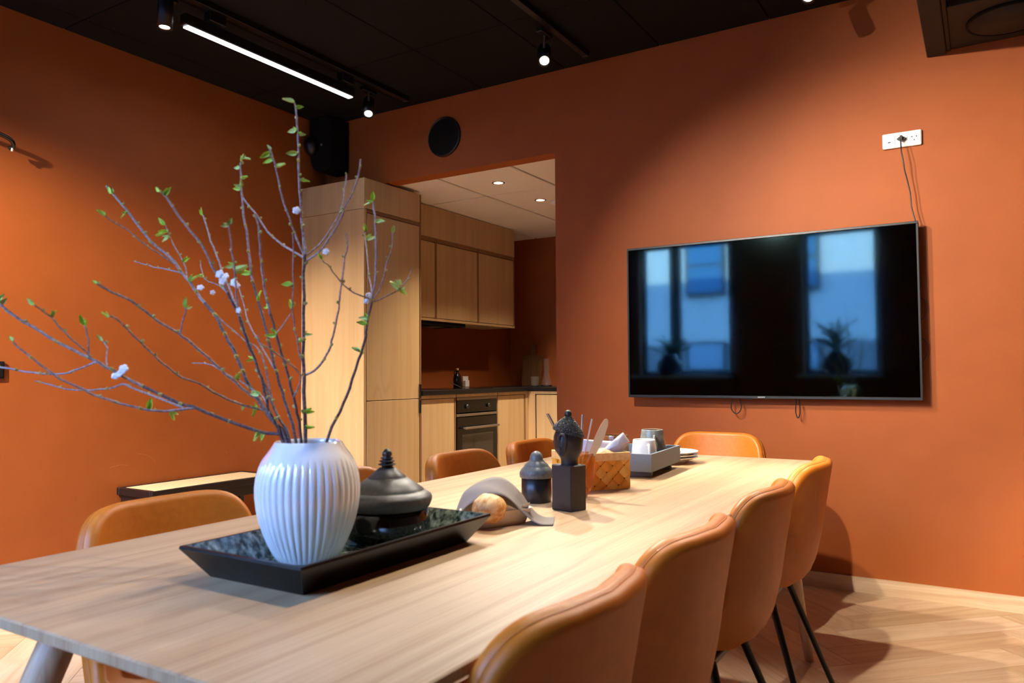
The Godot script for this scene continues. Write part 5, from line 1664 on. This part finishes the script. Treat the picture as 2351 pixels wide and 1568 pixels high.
# soft folded cloth: an outline in x, y with a swollen, wrinkled thickness in z
func cushion(st: SurfaceTool, outline: Array, th: float, wr: float) -> void:
	var poly := []
	var n := outline.size()
	for i in n:
		var a := Vector2(outline[i][0], outline[i][1])
		var b := Vector2(outline[(i + 1) % n][0], outline[(i + 1) % n][1])
		for k in 6: poly.append(a.lerp(b, k / 6.0))
	var c := Vector2.ZERO
	for p in poly: c += p
	c /= poly.size()
	st.set_smooth_group(0)
	for side in [1, -1]:
		var rows := []
		for r in [0.0, 0.3, 0.6, 0.85, 0.97, 1.0]:
			var row := []
			for j in poly.size() + 1:
				var p: Vector2 = c.lerp(poly[j % poly.size()], r)
				var z: float = side * th * 0.5 * sqrt(1.0 - r * r)
				z += wr * NOISE.get_noise_2d(p.x * 45.0, p.y * 45.0 + 9.0) * (1.0 - r * 0.5)
				row.append(Vector3(p.x, p.y, z))
			rows.append(row)
		for i in rows.size() - 1:
			for j in poly.size():
				var a: Vector3 = rows[i][j]
				var b: Vector3 = rows[i][j + 1]
				var d: Vector3 = rows[i + 1][j + 1]
				var e: Vector3 = rows[i + 1][j]
				if side > 0:
					if i == 0: tri(st, a, e, d)
					else: quad(st, a, e, d, b)
				else:
					if i == 0: tri(st, a, d, e)
					else: quad(st, a, b, d, e)

func cutlery() -> void:
	var c := Vector3(-0.888, TY, -1.762)
	var t := thing("amber_glass", "amber glass tumbler of cutlery behind the stone head", "glass", c)
	var st := mk()
	lathe(st, [[0.0, 0.0], [0.020, 0.0], [0.021, 0.003], [0.021, 0.006], [0.026, 0.012], [0.036, 0.032], [0.041, 0.06], [0.042, 0.085], [0.041, 0.112], [0.039, 0.112], [0.040, 0.085], [0.039, 0.06], [0.034, 0.034], [0.024, 0.016], [0.0, 0.012]], 44)
	build(st, "vessel", M.amber, t)
	var right := Vector3(0.851, 0, -0.525)
	var deep := Vector3(-0.525, 0, -0.851)
	var up := Vector3.UP
	# wooden butter knife
	t = thing("butter_knife", "pale wooden butter knife standing in the amber glass", "knife", c)
	st = mk()
	var z := deep * -1.0
	var dir := (right * 0.40 + up * 0.9).normalized()
	var x := up.cross(z).normalized()
	x = dir.cross(z).normalized() * -1.0
	x = z.cross(dir).normalized() * -1.0
	var bl := PackedVector2Array([Vector2(-0.008, -0.004), Vector2(0.008, 0.0), Vector2(0.0115, 0.03), Vector2(0.011, 0.06), Vector2(0.0085, 0.085), Vector2(0.004, 0.097), Vector2(-0.001, 0.100), Vector2(-0.0055, 0.096), Vector2(-0.0085, 0.08), Vector2(-0.0105, 0.05), Vector2(-0.010, 0.02)])
	var tf := Transform3D(Basis(dir.cross(z), dir, z), c * 0 + right * 0.030 + up * 0.108 - deep * 0.018)
	prism(st, bl, 0.003, tf)
	build(st, "blade", M.knife_wood, t)
	st = mk()
	tube(st, [tf * Vector3(0, 0.0, 0.0015), right * -0.012 + up * 0.02 + deep * 0.006], 0.0045, 0.004, 8)
	build(st, "handle", M.knife_wood, t)
	# steel forks and knives: thin shafts leaning in the glass
	var sets := [["table_fork", "steel fork leaning far left out of the amber glass", [-0.080, 0.212, 0.0], 0.0020, "fork"], ["table_fork", "steel fork showing just behind the bun of the stone head", [-0.012, 0.182, 0.012], 0.002, "fork"], ["table_knife", "upright steel knife right of the stone head", [0.011, 0.209, 0.01], 0.0030, "knife"], ["table_spoon", "steel spoon handle between the upright knife and the wooden knife", [0.034, 0.198, -0.002], 0.0022, "spoon"]]
	for s in sets:
		t = thing(s[0], s[1], s[4], c, 0.0, "cutlery in the amber glass")
		var top: Vector3 = right * s[2][0] + up * s[2][1] + deep * s[2][2]
		var foot: Vector3 = right * (-0.28 * s[2][0]) + up * 0.018 + deep * (-0.3 * s[2][2])
		st = mk()
		tube(st, smooth_path([foot, foot.lerp(top, 0.55) + right * 0.001, top], 4), 0.0017, s[3], 8)
		build(st, "shaft", M.steel, t)
		if s[4] == "fork":
			for k in 3:
				st = mk()
				var o: Vector3 = right * (k - 1) * 0.0035
				tube(st, [foot.lerp(top, 0.75) + o * 0.4, foot.lerp(top, 0.82) + o, top + o], 0.0013, 0.0009, 6)
				build(st, "tine", M.steel, t)

func mug(called: String, label: String, at: Vector3, r0: float, r1: float, hgt: float, m: Material, turn: float, inside: Material) -> void:
	var t := thing(called, label, "mug", at, turn, "stoneware mugs in the grey tray")
	var st := mk()
	lathe(st, [[0.0, 0.0], [r0 * 0.92, 0.0], [r0, 0.004], [r0 * 1.02, hgt * 0.35], [lerpf(r0, r1, 0.6), hgt * 0.75], [r1, hgt - 0.002], [r1 - 0.001, hgt], [r1 - 0.003, hgt - 0.001]], 40)
	build(st, "body", m, t)
	st = mk()
	lathe(st, [[r1 - 0.003, hgt - 0.001], [lerpf(r0, r1, 0.6) - 0.004, hgt * 0.75], [r0 - 0.004, hgt * 0.35], [r0 * 0.85, 0.006], [0.0, 0.006]], 40)
	build(st, "inside", inside, t)
	st = mk()
	var rm := lerpf(r0, r1, 0.6)
	tube(st, smooth_path([Vector3(rm - 0.003, hgt * 0.78, 0), Vector3(rm + 0.009, hgt * 0.82, 0), Vector3(rm + 0.015, hgt * 0.66, 0), Vector3(rm + 0.014, hgt * 0.45, 0), Vector3(r0 - 0.002, hgt * 0.3, 0)], 5), 0.0046, 0.0042, 10)
	build(st, "handle", m, t)

func mugs_and_plates() -> void:
	# slate tray on two feet
	var c := Vector3(-0.966, TY, -2.312)
	var tn := deg_to_rad(4.4)
	var bs := Basis(Vector3.UP, tn)
	var t := thing("mug_tray", "grey-blue speckled tray on feet holding the mugs", "tray", c, tn)
	var hx := 0.101
	var hz := 0.158
	var st := mk()
	bx(st, Vector3(-hx, 0.020, -hz), Vector3(hx, 0.0245, hz), 0.001)
	build(st, "bottom", M.slate, t)
	for s in [-1, 1]:
		build(box(Vector3(s * hx - 0.004, 0.020, -hz - 0.004), Vector3(s * hx + 0.004, 0.073, hz + 0.004), 0.0004), "long_side", M.slate, t)
		build(box(Vector3(-hx + 0.004, 0.020, s * hz - 0.004), Vector3(hx - 0.004, 0.073, s * hz + 0.004), 0.0004), "end_side", M.slate, t)
		build(box(Vector3(-hx + 0.008, 0.0, s * 0.105 - 0.009), Vector3(hx - 0.012, 0.0205, s * 0.105 + 0.009), 0.0015), "foot", M.slate, t)
	mug("white_mug", "white stoneware mug at the near end of the grey tray", Vector3(-0.917, TY + 0.025, -2.272), 0.0405, 0.0345, 0.082, M.mug_white, deg_to_rad(-50), M.mug_white)
	mug("grey_mug", "tall grey glazed mug in the middle of the grey tray", Vector3(-0.930, TY + 0.025, -2.376), 0.044, 0.035, 0.106, M.mug_grey, deg_to_rad(-62), M.mug_brown)
	mug("brown_mug", "brown-rimmed mug behind the basket napkins", Vector3(-1.004, TY + 0.025, -2.250), 0.042, 0.040, 0.094, M.mug_brown, deg_to_rad(140), M.mug_brown)
	# plates
	var pc := Vector3(-0.955, TY, -2.605)
	var labs := ["bottom white plate of the small stack by the grey tray", "middle white plate of the small stack by the grey tray", "top white plate of the stack, under the tart"]
	for k in 3:
		t = thing("white_plate", labs[k], "plate", pc + Vector3(0, 0.0095 * k, 0), 0.0, "stacked white plates")
		st = mk()
		lathe(st, [[0.0, 0.004], [0.052, 0.004], [0.053, 0.0], [0.057, 0.0], [0.060, 0.006], [0.078, 0.0135], [0.097, 0.0205], [0.098, 0.0225], [0.096, 0.0228], [0.077, 0.0165], [0.058, 0.0095], [0.0, 0.0085]], 56)
		build(st, "dish", M.plate, t)
	t = thing("tart", "small tart with white topping on the stacked plates", "tart", pc + Vector3(0.016, 0.028, 0.022))
	st = mk()
	lathe(st, [[0.0, 0.0], [0.026, 0.0], [0.031, 0.014], [0.029, 0.015], [0.0, 0.014]], 28)
	build(st, "crust", M.tart, t)
	st = mk()
	ball(st, Vector3(0.004, 0.016, 0.0), Vector3(0.024, 0.011, 0.022), 8, 14, 0.2)
	build(st, "topping", M.cream, t)

# ------------------------------------------------------------------ scene
func _ready() -> void:
	rng.seed = 20240
	var cam := Camera3D.new()
	cam.name = "camera"
	add_child(cam)
	cam.transform = Transform3D(Basis(Vector3(0.85095, -0.00588, -0.52521), Vector3(0.02744, 0.99907, 0.03326), Vector3(0.52453, -0.04272, 0.85032)).orthonormalized(), Vector3(0, 1.0533, 0))
	cam.keep_aspect = Camera3D.KEEP_HEIGHT
	cam.fov = 48.0435
	cam.near = 0.05
	cam.far = 200.0
	var at := CameraAttributesPhysical.new()
	at.frustum_focal_length = 26.923
	at.frustum_focus_distance = 3.3
	at.exposure_aperture = 6.3
	at.frustum_near = 0.05
	at.frustum_far = 200.0
	cam.attributes = at
	cam.current = true
	# overcast blue daylight
	var we := WorldEnvironment.new()
	we.name = "world_environment"
	var env := Environment.new()
	env.background_mode = Environment.BG_SKY
	var sky := Sky.new()
	var sm := ProceduralSkyMaterial.new()
	sm.sky_top_color = Color(0.50, 0.69, 1.0)
	sm.sky_horizon_color = Color(0.70, 0.82, 1.0)
	sm.ground_bottom_color = Color(0.2, 0.22, 0.24)
	sm.ground_horizon_color = Color(0.5, 0.6, 0.7)
	sm.sun_angle_max = 1.0
	sky.sky_material = sm
	env.sky = sky
	env.background_energy_multiplier = 64.0
	env.tonemap_mode = Environment.TONE_MAPPER_LINEAR
	env.tonemap_exposure = 1.0
	env.sdfgi_enabled = true
	env.ssao_enabled = true
	env.ssil_enabled = true
	we.environment = env
	add_child(we)
	# low sun from behind the added block above the room: it reaches only the upper floors across the street
	var sun := DirectionalLight3D.new()
	sun.name = "sun"
	add_child(sun)
	sun.rotation = Vector3(deg_to_rad(-27.0), deg_to_rad(188.0), 0)
	sun.light_color = Color(1.0, 0.97, 0.92)
	sun.light_energy = 16.0
	sun.light_angular_distance = 0.5
	sun.shadow_enabled = true
	M.down_lens = glow(Color(1.0, 0.93, 0.82), 4.0)
	materials()
	lamps()
	shell()
	floor_planks()
	table()
	kitchen()
	wall_things()
	chairs()
	tray_and_vase()
	basket()
	mugs_and_plates()
	statue()
	jar_and_bread()
	cutlery()
	branches()
	outside()
